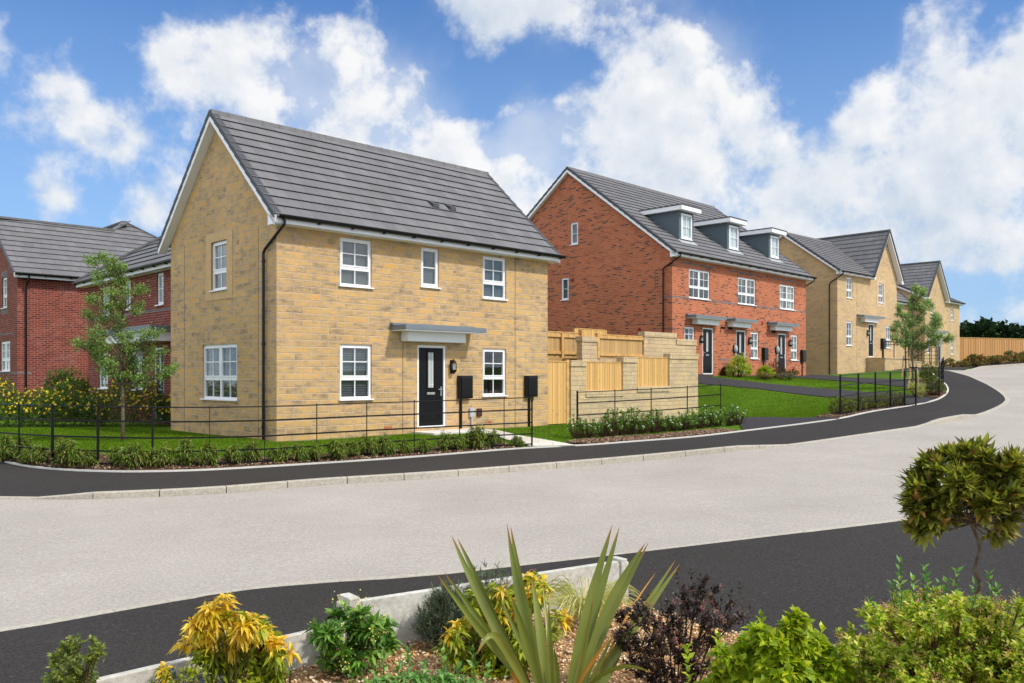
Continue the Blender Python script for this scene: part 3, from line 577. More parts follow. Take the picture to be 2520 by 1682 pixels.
h3=cross_house((19.761,51.261,0),.748,8.54,7.07,7.65,10.6,6.56,4.55,8.54,11.0,2.62,15,'pale stone house with stone steps and steep front gable, right of the brick terrace',True,
  [(1.2,1.98,6.25,7.55),(1.2,1.98,3.3,4.82),(5.7,6.44,6.2,7.5),(6.8,7.55,3.28,4.75),(4.23,5.06,2.67,4.79)],[],E3['lays'],'door_black',(2.6,5.6,3.1,5.0,5.12))
s=MB(); a,b,c,d=5.7,6.44,6.2,7.5
s.box(a-.26,a,-.012,.03,c-.25,d+.25); s.box(b,b+.26,-.012,.03,c-.25,d+.25); s.box(a,b,-.012,.03,d,d+.25); s.box(a,b,-.012,.03,c-.25,c-.02); s.build('window_surround','surround_pale',h3)
lantern(h3,4.05,4.2,1.05); meterbox(h3,6.0,6.5,3.22,3.9,2.6); movement_joint(h3,TF,2.6,2,7.5)
h4=cross_house((34.123,69.763,0),.787,8.68,7.5,7.78,9.9,2.45,0.05,4.9,11.1,2.66,14,'farthest pale stone house with grey front door and front gable, beside the long timber fence',False,
  [(6.4,7.05,6.3,7.52),(6.4,7.08,3.3,4.77),(1.45,2.05,6.3,7.4),(.6,1.3,3.3,4.77),(3.15,4.0,2.66,4.78)],[],[('T1','halves')]*4+[('door',0)],'door_grey',(1.3,4.3,1.9,3.9,5.1))
s=MB(); a,b,c,d=1.45,2.05,6.3,7.4
s.box(a-.26,a,-.012,.03,c-.25,d+.25); s.box(b,b+.26,-.012,.03,c-.25,d+.25); s.box(a,b,-.012,.03,d,d+.25); s.box(a,b,-.012,.03,c-.25,c-.02); s.build('window_surround','surround_pale',h4)
# its lower wing to the left
w=MB(); wall_face(w,lambda s,d,z:(s,1.2+d,z),-7,-.01,1,7.3); wall_face(w,lambda s,d,z:(-7,s,z),1.2,6.5,1,7.3); w.build('side_wing_wall','stone_far',h4)
w=MB(); tile_slope(w,(0,.9,7.45),(1,0,0),(0,2.9,2.6),9,lambda t:[(-7.2,0.1)]); tile_slope(w,(0,6.8,7.45),(1,0,0),(0,-2.9,2.6),9,lambda t:[(-7.2,.1)]); w.build('side_wing_roof','roof_tile',h4); gutter_run(h4,-7.2,-.3,.8,7.45); MB().box(-7.2,-.28,.87,.895,7.27,7.45).build('fascia','white_upvc',h4)
# ------------------------------------------------------------ the two dark red brick houses on the left
def brick_left():
    h=empty('brick_house',(-19.1,32.6,0),.772,'dark red brick house with grey tiled roof at the far left edge','house','red brick houses'); L,W,H,Rz,G=9.9,7.0,5.24,8.05,.5
    gops=[(1.5,2.25,4.17,5.42),(1.05,2.5,1.63,2.84)]
    mb=MB(); shell(mb,L,W,H,Rz,G-1,(),gops); mb.build('wall','brick_red',h)
    oe=.3; ze=H+.17; sl=(Rz-ze)/(W/2+oe); ax,ay=5.56,4.35; az=ze+sl*(ay+oe)
    rf=MB(); n=13
    def fs(t):
        y=-oe+(ay+oe)*t; x1=ax+(ay-y)*1.0
        x0=-.2 if y<W/2 else ax-(ay-y)*1.05; return [(x0,max(x0,x1))]
    tile_slope(rf,(0,-oe,ze),(1,0,0),(0,ay+oe,az-ze),n,fs)
    tile_slope(rf,(0,W+oe,ze),(1,0,0),(0,-(W/2+oe),Rz-ze),n,lambda t:[(-.2,4.7)])
    tile_slope(rf,(ax+ay+oe,0,ze),(0,1,0),(-(ay+oe),0,az-ze),n,lambda t:[(-oe+(ay+oe)*t,9-(ay+oe)*t*.4)])
    tile_slope(rf,(ax-ay-oe,0,ze),(0,1,0),(ay+oe,0,az-ze),n,lambda t:[(min(9,W/2+.1),9)] if t>.3 else [(8.9,9)])
    roof=rf.build('roof','roof_tile',h); rd=MB()
    rd.beam((-.2,W/2,Rz+.02),(4.75,W/2,Rz+.02),(0,.26,0),(0,0,.09)); rd.beam((4.7,W/2,Rz),(ax,ay,az+.03),(.12,-.15,0),(0,0,.09)); rd.beam((ax,ay,az+.03),(ax+ay+oe,-oe,ze+.03),(.15,.15,0),(0,0,.08)); rd.beam((ax,ay,az+.03),(ax,9,az+.03),(.26,0,0),(0,0,.09)); rd.build('ridge_tiles','ridge_tile',roof)
    vg=MB(); yb=[(-oe,ze-.05),(W/2,Rz-.06),(W+oe,ze-.05)]
    for a,b in ((0,1),(1,2)): vg.beam((-.2,yb[a][0],yb[a][1]+.05),(-.2,yb[b][0],yb[b][1]+.05),(.06,0,0),(0,0,.12))
    vg.build('verge','verge_cap',roof); barge(h,[(y,z-.06) for y,z in yb],-.02,hh=.05); MB().box(-.2,L+.2,-.325,-.3,H,H+.165).build('fascia','white_upvc',h); gutter_run(h,-.18,L+.3,-.39,H+.15)
    downpipe(h,[(.3,-.39,H+.09),(.3,-.39,H-.05),(.28,-.08,H-.3),(.28,-.08,G)])
    window(h,TG,*gops[0],lay='T1',blind='halves',bm='curtain'); window(h,TG,*gops[1],lay='T2',blind='halves',bm='curtain')
    for a in ((1.38,2.35,-.012,.0,5.42,5.66,TG),(1.38,2.35,-.012,0,3.93,4.15,TG),(.7,6,-.006,0,3.1,3.17,TG),(0,6,-.006,0,1.53,1.6,TG),(0,.5,-.006,0,1.53,1.6,TF)): MB().box(*a[:6],T=a[6]).build('blue_brick_band','brick_blue',h)
    vent_tile(h,5.0,.28,W,oe,ze,Rz); return h
brick_left()
def brick_side():
    h=empty('brick_house',(-15.31,30.5,0),.772-math.pi/2,'dark red brick house with hipped roof and white porch behind the slender tree','house','red brick houses'); L,W,H,G=8.6,8.0,4.66,.1
    ops=[(1.42,2.19,3.52,4.56),(3.55,4.08,3.62,4.6),(6.24,6.76,3.62,4.62),(1.06,1.98,1.0,2.27),(6.05,6.8,.12,2.33),(4.3,5.1,1.0,2.27)]
    mb=MB(); wall_face(mb,TF,0,L,G-1,H,ops); wall_face(mb,lambda s,d,z:(0,s,z),0,W,G-1,H); wall_face(mb,lambda s,d,z:(L,s,z),0,W,G-1,H); wall_face(mb,lambda s,d,z:(s,W,z),0,L,G-1,H); mb.build('wall','brick_red',h)
    oe=.3; ze=H+.17; hw=W/2+oe; rise=hw*.72; n=12; rf=MB()
    tile_slope(rf,(0,-oe,ze),(1,0,0),(0,hw,rise),n,lambda t:[(-oe+hw*t,L+oe-hw*t*.95)])
    tile_slope(rf,(0,W+oe,ze),(1,0,0),(0,-hw,rise),n,lambda t:[(-oe+hw*t,L+oe-hw*t*.95)])
    tile_slope(rf,(-oe,0,ze),(0,1,0),(hw,0,rise),n,lambda t:[(-oe+hw*t,W+oe-hw*t)])
    tile_slope(rf,(L+oe,0,ze),(0,1,0),(-hw*.95,0,rise),n,lambda t:[(-oe+hw*t,W+oe-hw*t)])
    roof=rf.build('roof','roof_tile',h); rd=MB()
    for a,b in (((-oe,-oe),(-oe+hw,-oe+hw)),((L+oe,-oe),(L+oe-hw*.95,-oe+hw)),((-oe,W+oe),(-oe+hw,-oe+hw)),((L+oe,W+oe),(L+oe-hw*.95,W/2))): rd.beam((a[0],a[1],ze+.04),(b[0],b[1],ze+rise+.04),(.17,-.17*(1 if b[1]>a[1] else -1)*(1 if b[0]>a[0] else -1),0),(0,0,.09))
    rd.build('hip_tiles','ridge_tile',roof)
    MB().box(-oe,L+oe,-.325,-.3,H-.01,H+.15).build('fascia','white_upvc',h); MB().box(-.28,L+.28,-.3,0,H-.008,H+.006).build('soffit','soffit_white',h); gutter_run(h,-.35,L+.3,-.39,H+.14); MB().box(-.325,-.3,-.3,W+.3,H-.01,H+.15).build('fascia','white_upvc',h)
    window(h,TF,*ops[0],lay='T1',blind='halves',bm='curtain'); window(h,TF,*ops[1],lay='S1',blind='full'); window(h,TF,*ops[2],lay='S1',blind='full'); window(h,TF,*ops[3],lay='T1',blind='halves',bm='curtain'); window(h,TF,*ops[5],lay='T1',blind='halves',bm='curtain'); door(h,TF,*ops[4],hand=1)
    c=MB(); c.box(3.1,7.6,-.75,0,2.78,2.95); c=c.build('door_canopy','canopy_grey',h); MB().box(3.5,7.5,-.6,0,2.5,2.776).build('fascia_box','white_upvc',c)
    s=MB(); s.box(0,L,-.006,0,3.44,3.515); s.build('blue_brick_band','brick_blue',h); lantern(h,7.1,1.6,1); MB().box(4.9,5.15,-.3,0,2.1,2.35).build('wall_box','white_upvc',h,bevel=.05)
    return h
brick_side()
# ------------------------------------------------------------ levels of the ground, fitted through surveyed points
C=[[-17.0,15.6,-0.4],[-14.25,14.5,-0.39],[-11.5,13.4,-0.38],[-7.62,12.56,-0.36],[-6.19,12.3,-0.34],[-4.47,12.71,-0.32],[-3.15,13.63,-0.3],[-1.77,14.12,-0.28],[-0.56,14.66,-0.25],[2.02,15.96,-0.18],[3.51,16.59,-0.11],[4.64,17.08,-0.05],[5.88,17.76,0.0],[7.45,18.88,0.08],[9.29,20.31,0.16],[10.3,20.94,0.22],[11.47,22.06,0.28],[12.71,23.04,0.36],[13.91,24.3,0.47],[14.94,25.5,0.6],[15.83,26.8,0.69],[16.45,28.0,0.79],[17.09,29.5,0.94],[17.99,31.8,1.15],[18.94,34.15,1.29],[19.89,36.5,1.43],[20.86,39.25,1.57],[21.82,42.0,1.71],[23.2,46.5,1.77],[-19.0,20.5,-0.15],[-15.75,19.05,-0.14],[-12.5,17.6,-0.13],[-9.74,16.05,-0.15],[-8.95,15.29,-0.17],[-8.03,14.73,-0.18],[-7.12,14.51,-0.19],[-6.47,14.49,-0.2],[-5.65,14.68,-0.2],[-5.31,14.84,-0.2],[-4.18,15.48,-0.19],[-2.79,16.23,-0.17],[-1.48,17.09,-0.15],[-0.18,17.9,-0.11],[0.5,18.2,-0.08],[1.4,18.41,-0.08],[2.55,19.14,-0.05],[4.29,19.82,0.02],[5.59,20.77,0.08],[7.6,21.81,0.22],[8.75,22.33,0.33],[9.85,23.81,0.38],[10.82,25.03,0.42],[12.7,26.81,0.5],[13.32,27.12,0.58],[14.34,28.2,0.68],[15.07,29.2,0.83],[15.85,30.6,0.95],[16.9,32.8,1.1],[18.2,36.0,1.33],[19.51,39.0,1.51],[20.83,42.0,1.69],[20.91,44.75,1.7],[21.0,47.5,1.72],[-20.0,-2.0,-0.45],[-17.25,-0.75,-0.44],[-14.5,0.5,-0.43],[-11.75,1.75,-0.43],[-9.0,3.0,-0.42],[-6.36,4.56,-0.4],[-3.71,6.12,-0.38],[-3.22,6.62,-0.38],[-2.61,7.13,-0.37],[-1.9,7.59,-0.36],[-1.46,7.56,-0.35],[-1.07,7.52,-0.34],[-0.11,7.88,-0.31],[0.96,8.28,-0.28],[2.59,8.97,-0.24],[4.62,9.88,-0.2],[6.43,10.61,-0.14],[8.96,11.94,-0.05],[11.48,13.27,0.03],[14.0,14.6,0.12],[16.5,16.2,0.24],[19.0,17.8,0.36],[21.5,19.4,0.48],[24.0,21.0,0.6],[26.0,22.6,0.68],[28.0,24.2,0.76],[30.0,25.8,0.84],[32.0,27.4,0.92],[34.0,29.0,1.0],[36.0,30.86,1.09],[38.0,32.71,1.17],[40.0,34.57,1.26],[42.0,36.43,1.34],[44.0,38.29,1.43],[46.0,40.14,1.51],[48.0,42.0,1.6],[25.4,50.0,1.78],[27.18,50.0,1.82],[28.36,51.0,1.9],[30.71,52.75,2.02],[33.06,54.5,2.13],[35.37,56.0,2.24],[37.69,57.5,2.34],[40.0,59.0,2.45],[42.4,60.4,2.54],[44.8,61.8,2.63],[47.2,63.2,2.72],[49.6,64.6,2.81],[52.0,66.0,2.9],[-5.22,18.72,0.0],[-3.07,20.81,0.0],[-0.92,22.91,0.0],[1.05,24.82,0.0],[-2.96,28.94,0.0],[-9.23,22.84,0.0],[-7.31,20.87,0.0],[-9.33,28.68,0.0],[5.96,29.6,0.0],[3.38,27.09,0.0],[-8.09,15.93,0.0],[-11.58,19.51,0.0],[-0.13,29.26,0.0],[7.07,36.97,1.45],[10.0,39.98,1.45],[12.79,42.85,1.45],[16.55,46.72,1.45],[7.52,54.93,1.45],[-1.54,45.61,1.45],[3.48,40.73,1.45],[10.63,35.18,1.15],[16.21,40.92,1.33],[19.82,50.91,1.6],[22.16,53.08,2.0],[26.56,57.16,2.35],[15.0,56.39,1.8],[21.6,62.51,2.6],[22.53,49.74,1.62],[25.47,52.46,1.9],[29.08,54.45,1.85],[25.65,47.86,1.55],[30.24,65.16,2.5],[36.6,71.53,2.6],[40.83,75.78,2.6],[39.08,67.65,2.3],[34.1,82.49,3.0],[39.76,81.09,2.9],[7.01,26.8,0.1],[-19.1,32.6,0.5],[-17.0,28.0,0.2],[-13.0,26.0,0.0],[-25.0,25.0,0.1],[-15.3,30.5,0.05],[-30.0,60.0,0.8],[-60.0,100.0,1.5],[-60.0,20.0,0.0],[0.0,70.0,2.2],[0.0,120.0,3.0],[60.0,120.0,4.0],[90.0,90.0,4.0],[90.0,30.0,2.5],[40.0,10.0,0.6],[20.0,0.0,0.2],[0.0,3.0,-0.28],[-4.0,2.0,-0.36],[0.0,-12.0,-0.4],[-40.0,-12.0,-0.5],[60.0,-12.0,0.8],[5.0,5.0,-0.22],[47.0,80.0,2.9],[60.0,88.0,3.0]]
K = [[-17, 15.6, -0.4], [-11.5, 13.4, -0.38], [-7.621, 12.563, -0.36], [-6.188, 12.299, -0.345], [-4.466, 12.708, -0.32], [-3.151, 13.634, -0.3], [-1.768, 14.121, -0.275], [-0.565, 14.659, -0.25], [2.02, 15.955, -0.18], [3.514, 16.589, -0.11], [4.638, 17.079, -0.05], [5.884, 17.763, 0.0], [7.453, 18.878, 0.08], [9.288, 20.307, 0.16], [10.302, 20.937, 0.22], [11.471, 22.06, 0.28], [12.712, 23.039, 0.36], [13.911, 24.3, 0.474], [14.942, 25.5, 0.597], [15.832, 26.8, 0.694], [16.447, 28.0, 0.794], [17.086, 29.5, 0.942], [17.99, 31.8, 1.145], [19.893, 36.5, 1.43], [21.819, 42, 1.706], [23.2, 46.5, 1.77]]
E = [[-19, 20.5, -0.15], [-12.5, 17.6, -0.13], [-9.739, 16.054, -0.15], [-8.945, 15.292, -0.17], [-8.026, 14.727, -0.18], [-7.116, 14.505, -0.19], [-6.473, 14.488, -0.195], [-5.654, 14.678, -0.2], [-5.309, 14.841, -0.2], [-4.181, 15.478, -0.19], [-2.791, 16.235, -0.17], [-1.481, 17.093, -0.15], [-0.181, 17.904, -0.11], [0.499, 18.199, -0.08], [1.4, 18.406, -0.08], [2.553, 19.14, -0.05], [4.294, 19.818, 0.02], [5.59, 20.77, 0.08], [7.603, 21.811, 0.22], [8.75, 22.327, 0.33], [9.847, 23.808, 0.38], [10.823, 25.033, 0.42], [12.7, 26.806, 0.5], [13.318, 27.119, 0.58], [14.338, 28.2, 0.68], [15.071, 29.2, 0.835], [15.852, 30.6, 0.951], [16.897, 32.8, 1.103], [18.199, 36, 1.326], [20.828, 42, 1.685], [21, 47.5, 1.72]]
N = [[-20, -2, -0.45], [-9, 3.0, -0.42], [-3.71, 6.115, -0.38], [-3.221, 6.624, -0.375], [-2.611, 7.134, -0.37], [-1.9, 7.59, -0.36], [-1.457, 7.564, -0.35], [-1.068, 7.517, -0.335], [-0.114, 7.885, -0.31], [0.965, 8.281, -0.28], [2.59, 8.967, -0.24], [4.617, 9.876, -0.2], [6.433, 10.605, -0.14], [14, 14.6, 0.12], [24, 21, 0.6], [34, 29, 1.0], [48, 42, 1.6]]
FK = [[25.397, 50, 1.785], [27.179, 50, 1.821], [28.361, 51, 1.902], [33.062, 54.5, 2.128], [40, 59, 2.45], [52, 66, 2.9]]
def _tps(C,lam=.02):
    C=np.array(C,float); n=len(C); d=np.hypot(C[:,None,0]-C[None,:,0],C[:,None,1]-C[None,:,1])
    A=np.where(d>0,d*d*np.log(d+1e-12),0)+lam*np.eye(n); P=np.c_[np.ones(n),C[:,:2]]
    w=np.linalg.solve(np.block([[A,P],[P.T,np.zeros((3,3))]]),np.r_[C[:,2],0,0,0])
    def g(x,y):
        x=np.atleast_1d(np.asarray(x,float)); y=np.atleast_1d(np.asarray(y,float)); out=np.empty(len(x))
        for i in range(0,len(x),20000):
            d=np.hypot(x[i:i+20000,None]-C[None,:,0],y[i:i+20000,None]-C[None,:,1]); out[i:i+20000]=(d*d*np.log(d+1e-12))@w[:n]
        return out+w[n]+w[n+1]*x+w[n+2]*y
    return g
LV=_tps(C)
def lv(x,y): return float(LV(x,y)[0])
def inside(P,poly):
    x,y=P[:,0],P[:,1]; r=np.zeros(len(P),bool); n=len(poly)
    for i in range(n):
        x0,y0=poly[i][:2]; x1,y1=poly[(i+1)%n][:2]
        if y0==y1: continue
        c=((y0>y)!=(y1>y))&(x<(x1-x0)*(y-y0)/(y1-y0)+x0); r^=c
    return r
def resample(P,d):
    P=[np.array(p,float) for p in P]; o=[P[0]]
    for a,b in zip(P[:-1],P[1:]):
        n=max(1,int(round(np.linalg.norm((b-a)[:2])/d)))
        o+=[a+(b-a)*i/n for i in range(1,n+1)]
    return np.array(o)
def smooth(P,d=.4,it=6):
    Q=resample(P,d)
    for _ in range(it): Q[1:-1]=.5*Q[1:-1]+.25*(Q[:-2]+Q[2:])
    return Q
def sheet(name,poly,mt,off=0.0,step=1.0,parent=None,kind='structure',zf=None,**tg):
    pb=resample([*poly,poly[0]],step)[:-1][:,:2]; lo,hi=pb.min(0),pb.max(0)
    gx,gy=np.meshgrid(np.arange(lo[0]+step*.5,hi[0],step),np.arange(lo[1]+step*.37,hi[1],step)); G=np.c_[gx.ravel(),gy.ravel()]; G=G[inside(G,pb)]
    pts=[Vector(p) for p in pb]+[Vector(p) for p in G]; n=len(pb)
    v,e,f,_,_,_=geometry.delaunay_2d_cdt(pts,[(i,(i+1)%n) for i in range(n)],[],1,1e-4)
    V=np.array([(p.x,p.y) for p in v]); z=(zf or LV)(V[:,0],V[:,1])+off
    me=bpy.data.meshes.new(name); me.from_pydata([(a,b,c) for (a,b),c in zip(V,z)],[],[tuple(q) for q in f]); me.materials.append(MATS[mt])
    uv=me.uv_layers.new(name='UVMap')
    for l in me.loops: uv.data[l.index].uv=V[l.vertex_index]
    o=bpy.data.objects.new(name,me); COL.objects.link(o); o.parent=parent; return tag(o,kind=kind,**tg)
def off2(Q,d):   # offset to the left of travel
    t=np.gradient(Q[:,:2],axis=0); t/=np.linalg.norm(t,axis=1)[:,None]; R_=Q.copy(); R_[:,0]-=t[:,1]*d; R_[:,1]+=t[:,0]*d; return R_
KS=smooth(K,.3,4); ES=smooth(E,.4,3); NS=smooth(N,.4,3)
def kh(x,y):
    up=.105; pts=[(-30,.105),(-12,.105),(-11,.018),(-7.15,.018),(-6.1,up),(4.6,up),(5.9,.016),(10.2,.016),(10.95,up),(12.2,up),(12.9,.016),(60,.016)]
    return np.interp(x,[p[0] for p in pts],[p[1] for p in pts])
# road
far=[[26,48.5],[27.179,50],[28.361,51],[33.062,54.5],[40,59],[52,66],[75,70],[70,50]]
roadpoly=[tuple(p[:2]) for p in KS]+[(23.0,49.2)]+[tuple(p) for p in far]+[tuple(p[:2]) for p in NS[::-1]]+[(-30,-6),(-30,18)]
sheet('road',roadpoly,'road_surface',0.0,.9)
# kerbs
def kerb(name,Q,side,hf,w=.125,unit=.92,drop=.15,gap=.005):
    mb=MB(); q=resample(Q,.05)[:,:3]; o=off2(q,side*w); d=np.r_[0,np.cumsum(np.hypot(*np.diff(q[:,:2],axis=0).T))]
    zt=q[:,2]+hf(q[:,0],q[:,1]); i=0
    ia=off2(q,side*.012)
    while i<len(q)-2:
        j=np.searchsorted(d,d[i]+unit); j=min(j,len(q)-1); m=(i+j)//2
        for a,b in ((i,m),(m,j)):
            if b<=a: continue
            mb.add([(q[a][0],q[a][1],q[a][2]-drop),(q[b][0],q[b][1],q[b][2]-drop),(q[b][0],q[b][1],zt[b]-.012),(q[a][0],q[a][1],zt[a]-.012),(ia[b][0],ia[b][1],zt[b]),(ia[a][0],ia[a][1],zt[a]),(o[b][0],o[b][1],zt[b]),(o[a][0],o[a][1],zt[a]),(o[b][0],o[b][1],q[b][2]-drop),(o[a][0],o[a][1],q[a][2]-drop)],
             [(0,1,2,3),(3,2,4,5),(5,4,6,7),(7,6,8,9),(0,3,5,7,9),(1,8,6,4,2)])
        if j<len(q)-1:
            dd=(q[j+1]-q[j])/np.linalg.norm((q[j+1]-q[j])[:2])*gap; dd[2]=0
            q[j]+=dd; o[j]+=dd; ia[j]+=dd
            B4=mb.v; last=len(B4)-10
            for k in (1,2,4,6,8): x=B4[last+k]; B4[last+k]=(x[0]-dd[0]*2,x[1]-dd[1]*2,x[2])
        i=j
    return mb.build(name,'concrete',kind='structure')
kerb('kerb',KS,1,kh)
kerb('kerb',NS,-1,lambda x,y:np.full(len(np.atleast_1d(x)),.012),w=.11,gap=.0012)
kerb('kerb',np.c_[resample([f for f in [[26,48.5,1.72],[27.179,50,1.821],[28.361,51,1.902],[33.062,54.5,2.128],[40,59,2.45],[52,66,2.9]]],.5)],1,lambda x,y:np.interp(x,[25,27.5,28.6,60],[.02,.02,.12,.12]),w=.14)
# near pavement / driveway
nearpoly=[tuple(p[:2]) for p in off2(NS,-.1)]+[(48,20),(30,-10),(-30,-10)]
sheet('near_pavement',nearpoly,'tarmac',.012,.8)
# far pavement as ribbon kerb back -> edging
n=220
def at_frac(Q,n):
    d=np.r_[0,np.cumsum(np.hypot(*np.diff(Q[:,:2],axis=0).T))]; t=np.linspace(0,d[-1],n); return np.stack([np.interp(t,d,Q[:,i]) for i in range(Q.shape[1])],1)
KO=off2(KS,.125); KO[:,2]+=kh(KS[:,0],KS[:,1])-.002
# nearest-point matching keeps the cross-section square to the kerb
A=at_frac(KO,n); B=[]; last=0
for a in A:
    d=np.hypot(*(ES[:,:2]-a[:2]).T); d[:last]=1e9; j=int(np.argmin(d[:last+14])) if last else int(np.argmin(d)); last=max(last,j); B.append(ES[last])
B=np.array(B); B[-1]=ES[-1]
for _ in range(3): B[1:-1]=.5*B[1:-1]+.25*(B[:-2]+B[2:])
m=9; V=np.concatenate([A+(B-A)*t for t in np.linspace(0,1.01,m)]); F=[(i+j*n,i+1+j*n,i+1+(j+1)*n,i+(j+1)*n) for j in range(m-1) for i in range(n-1)]
npmesh('pavement',V,F,'tarmac',kind='structure')
def edging(name,Q,label=None):
    mb=MB(); q=resample(Q,.1); o=off2(q,.05); i=0
    while i<len(q)-2:
        j=min(i+9,len(q)-1); 
        for a in range(i,j,3):
            b=min(a+3,j); z0,z1=q[a][2]+.03,q[b][2]+.03
            mb.hexa([(q[a][0],q[a][1],z0-.15),(q[b][0],q[b][1],z1-.15),(o[b][0],o[b][1],z1-.15),(o[a][0],o[a][1],z0-.15),(q[a][0],q[a][1],z0),(q[b][0],q[b][1],z1),(o[b][0],o[b][1],z1),(o[a][0],o[a][1],z0)])
        i=j
    return mb.build(name,'concrete_clean',kind='structure')
edging('edging_kerb',ES)
ET=[tuple(p[:2]) for p in off2(ES,.03)]
# ground sheets behind the edging
lawnpoly=ET+[(21,49),(16.6,47),(7,37.4),(5,34),(-3,29),(-9,27.5),(-19,38),(-32,34),(-26,22)]
sheet('lawn',lawnpoly,'lawn',0.004,.8)
sheet('terrain',[(-90,-30),(120,-30),(160,200),(-120,200)],'terrain',-.35,6.0)
def es(x0,x1): return [p for p in ES if x0<=p[0]<=x1]
def strip(x0,x1,w):
    q=np.array(es(x0,x1)); a=off2(q,.05); b=off2(q,w); b[:,:2]+=rng.normal(0,.035,(len(b),2)); return [tuple(p[:2]) for p in a]+[tuple(p[:2]) for p in b[::-1]]
M1,M2,M3=strip(-18.9,.5,.95),strip(1.42,5.75,.85),strip(8.5,12.9,.75)
M2.insert(0,(1.2,18.9))
mulchs=[]
for i,P in enumerate((M1,M2,M3)): sheet('bark_mulch',P,'mulch',.03,.4,kind='structure')
sheet('bark_mulch',[(14.4,28.35),(14.0,29.3),(14.9,30.4),(15.7,30.7),(15.1,29.3)],'mulch',.03,.4); sheet('bark_mulch',[(16.4,32.0),(16.1,33.6),(17.0,36.0),(18.1,36.2),(17.1,33.3)],'mulch',.03,.4)
# garden path
sheet('garden_path',[(-2.2,21.62),(-1.75,20.95),(-.95,21.75),(.42,18.2),(1.43,18.42),(.25,20.5),(-.48,22.5),(-.95,22.88)],'paving',.03,.5)
# driveways of the terrace and of the gabled house
sheet('driveway',[(5.72,20.9),(7.07,27.04),(7.66,23.44),(8.39,22.62),(8.72,22.36),(7.6,21.85)],'tarmac_far',.03,.5)
sheet('driveway',[(7.1,37.1),(7.2,34.9),(7.71,34.98),(8.93,34.3),(9.85,33.56),(10.61,32.48),(11.47,30.92),(11.91,30.4),(12.4,28.6),(12.72,26.9),(13.32,27.18),(14.3,28.25),(14.0,29.3),(13.92,30.36),(13.2,31.4),(12.75,32.44),(11.49,34.02),(10.31,35.14),(9.39,36.08),(8.7,36.76),(9.4,39.2)],'tarmac_far',.03,.6)
sheet('driveway',[(9.5,39.5),(10.6,39.6),(12.09,41.18),(13.54,40.5),(13.92,37.54),(14.7,34.7),(15.4,31.5),(15.85,30.75),(16.9,32.9),(17.5,34.4),(17.1,36.3),(16.45,38),(16.5,42.4),(17.2,48.6),(15.9,46.5)],'tarmac_far',.03,.6)
# far pavement across the side road
sheet('pavement',[(25.9,48.6),(27.05,50.1),(28.2,51.15),(33,54.7),(40,59.2),(52,66.2),(50,69),(38,62.5),(31,57.2),(26.5,53),(22,50),(23,48.9)],'tarmac',.1,1.2)
# loose bark and gravel
def scatter_poly(poly,n):
    P=np.array([p[:2] for p in poly]); lo,hi=P.min(0),P.max(0); out=np.zeros((0,2))
    while len(out)<n: q=rng.uniform(lo,hi,(n*3,2)); out=np.r_[out,q[inside(q,P)]]
    return out[:n]
def chips(P,off,s0,s1,flat=.35):
    n=len(P); z=LV(P[:,0],P[:,1])+off; c=np.c_[P,z+rng.uniform(0,.02,n)]; s=rng.uniform(s0,s1,n)[:,None]
    a=nrm(rng.normal(size=(n,3))*[1,1,.35]); b=nrm(np.cross(a,rng.normal(size=(n,3)))); q=np.cross(a,b)
    V=np.stack([c+a*s,c-a*s*.9,c+b*s*.5,c-b*s*.45,c+q*s*flat,c-q*s*flat],1).reshape(-1,3); i=np.arange(n)[:,None]*6
    F=np.concatenate([i+np.array([t]) for t in ((0,2,4),(2,1,4),(1,3,4),(3,0,4),(2,0,5),(1,2,5),(3,1,5),(0,3,5))],1).reshape(-1,3); return V,F
PP=np.concatenate([scatter_poly(M1,9000),scatter_poly(M2,3800),scatter_poly(M3,1600)]); V,F=chips(PP,.035,.012,.05)
npmesh('bark_chips',V,F,'bark_chips',kind='stuff',label='loose brown bark chips covering the planting strips')
bed=[(-2.85,3.68),(-2.63,3.86),(-1.01,5.35),(.82,6.5),(1.45,5.62),(1.95,5.35),(3.4,5.0),(4.3,3.4),(3,1.2),(-2.4,1.2)]
sheet('gravel_bed',bed,'gravel_base',.03,.3)
PP=scatter_poly(bed,34000); V,F=chips(PP,.035,.008,.021,.6); npmesh('gravel_stones',V,F,'gravel_stones',kind='stuff',label='golden brown gravel spread over the raised planting bed')
# lawn blades
def blades(poly,n,h,name='grass',lab='short mown green lawn grass'):
    P=scatter_poly(poly,n); z=LV(P[:,0],P[:,1]); b=np.c_[P,z]; a=rng.uniform(0,6.283,n); w=.006; dx=np.c_[np.cos(a),np.sin(a),np.zeros(n)]*w
    t=b+np.c_[rng.normal(0,.022,n),rng.normal(0,.022,n),rng.uniform(.5,1,n)*h]; V=np.stack([b-dx,b+dx,t],1).reshape(-1,3); npmesh(name,V,np.arange(n*3).reshape(-1,3),'grass_blade',kind='stuff',label=lab)
L1=[(-13,17.6),(-9.3,16.4),(-7,15.3),(-5,15.8),(-3.5,16.9),(-1,18.5),(.3,18.9),(-.6,21.2),(-2.2,21.4),(-5.2,18.5),(-9.4,22.7),(-10.5,23.6),(-15,22.5)]
blades(L1,85000,.05,lab='short mown green lawn round the corner stone house')
blades([(.35,19.8),(1.4,19.2),(2.6,19.9),(5.2,21.6),(7,26),(6.9,30),(1.2,24.6),(-.3,22.8)],30000,.05,lab='short mown green lawn in front of the garden wall')
blades([(7.0,29),(7.2,27),(7.8,23.8),(8.4,22.9),(10.5,26.4),(11.8,28.5),(11.7,30.2),(10.5,32.3),(9.8,33.4),(8.9,34.2),(7.5,34.8),(6.9,31)],45000,.05,lab='bright green sloping lawn between the garden wall and the driveway')
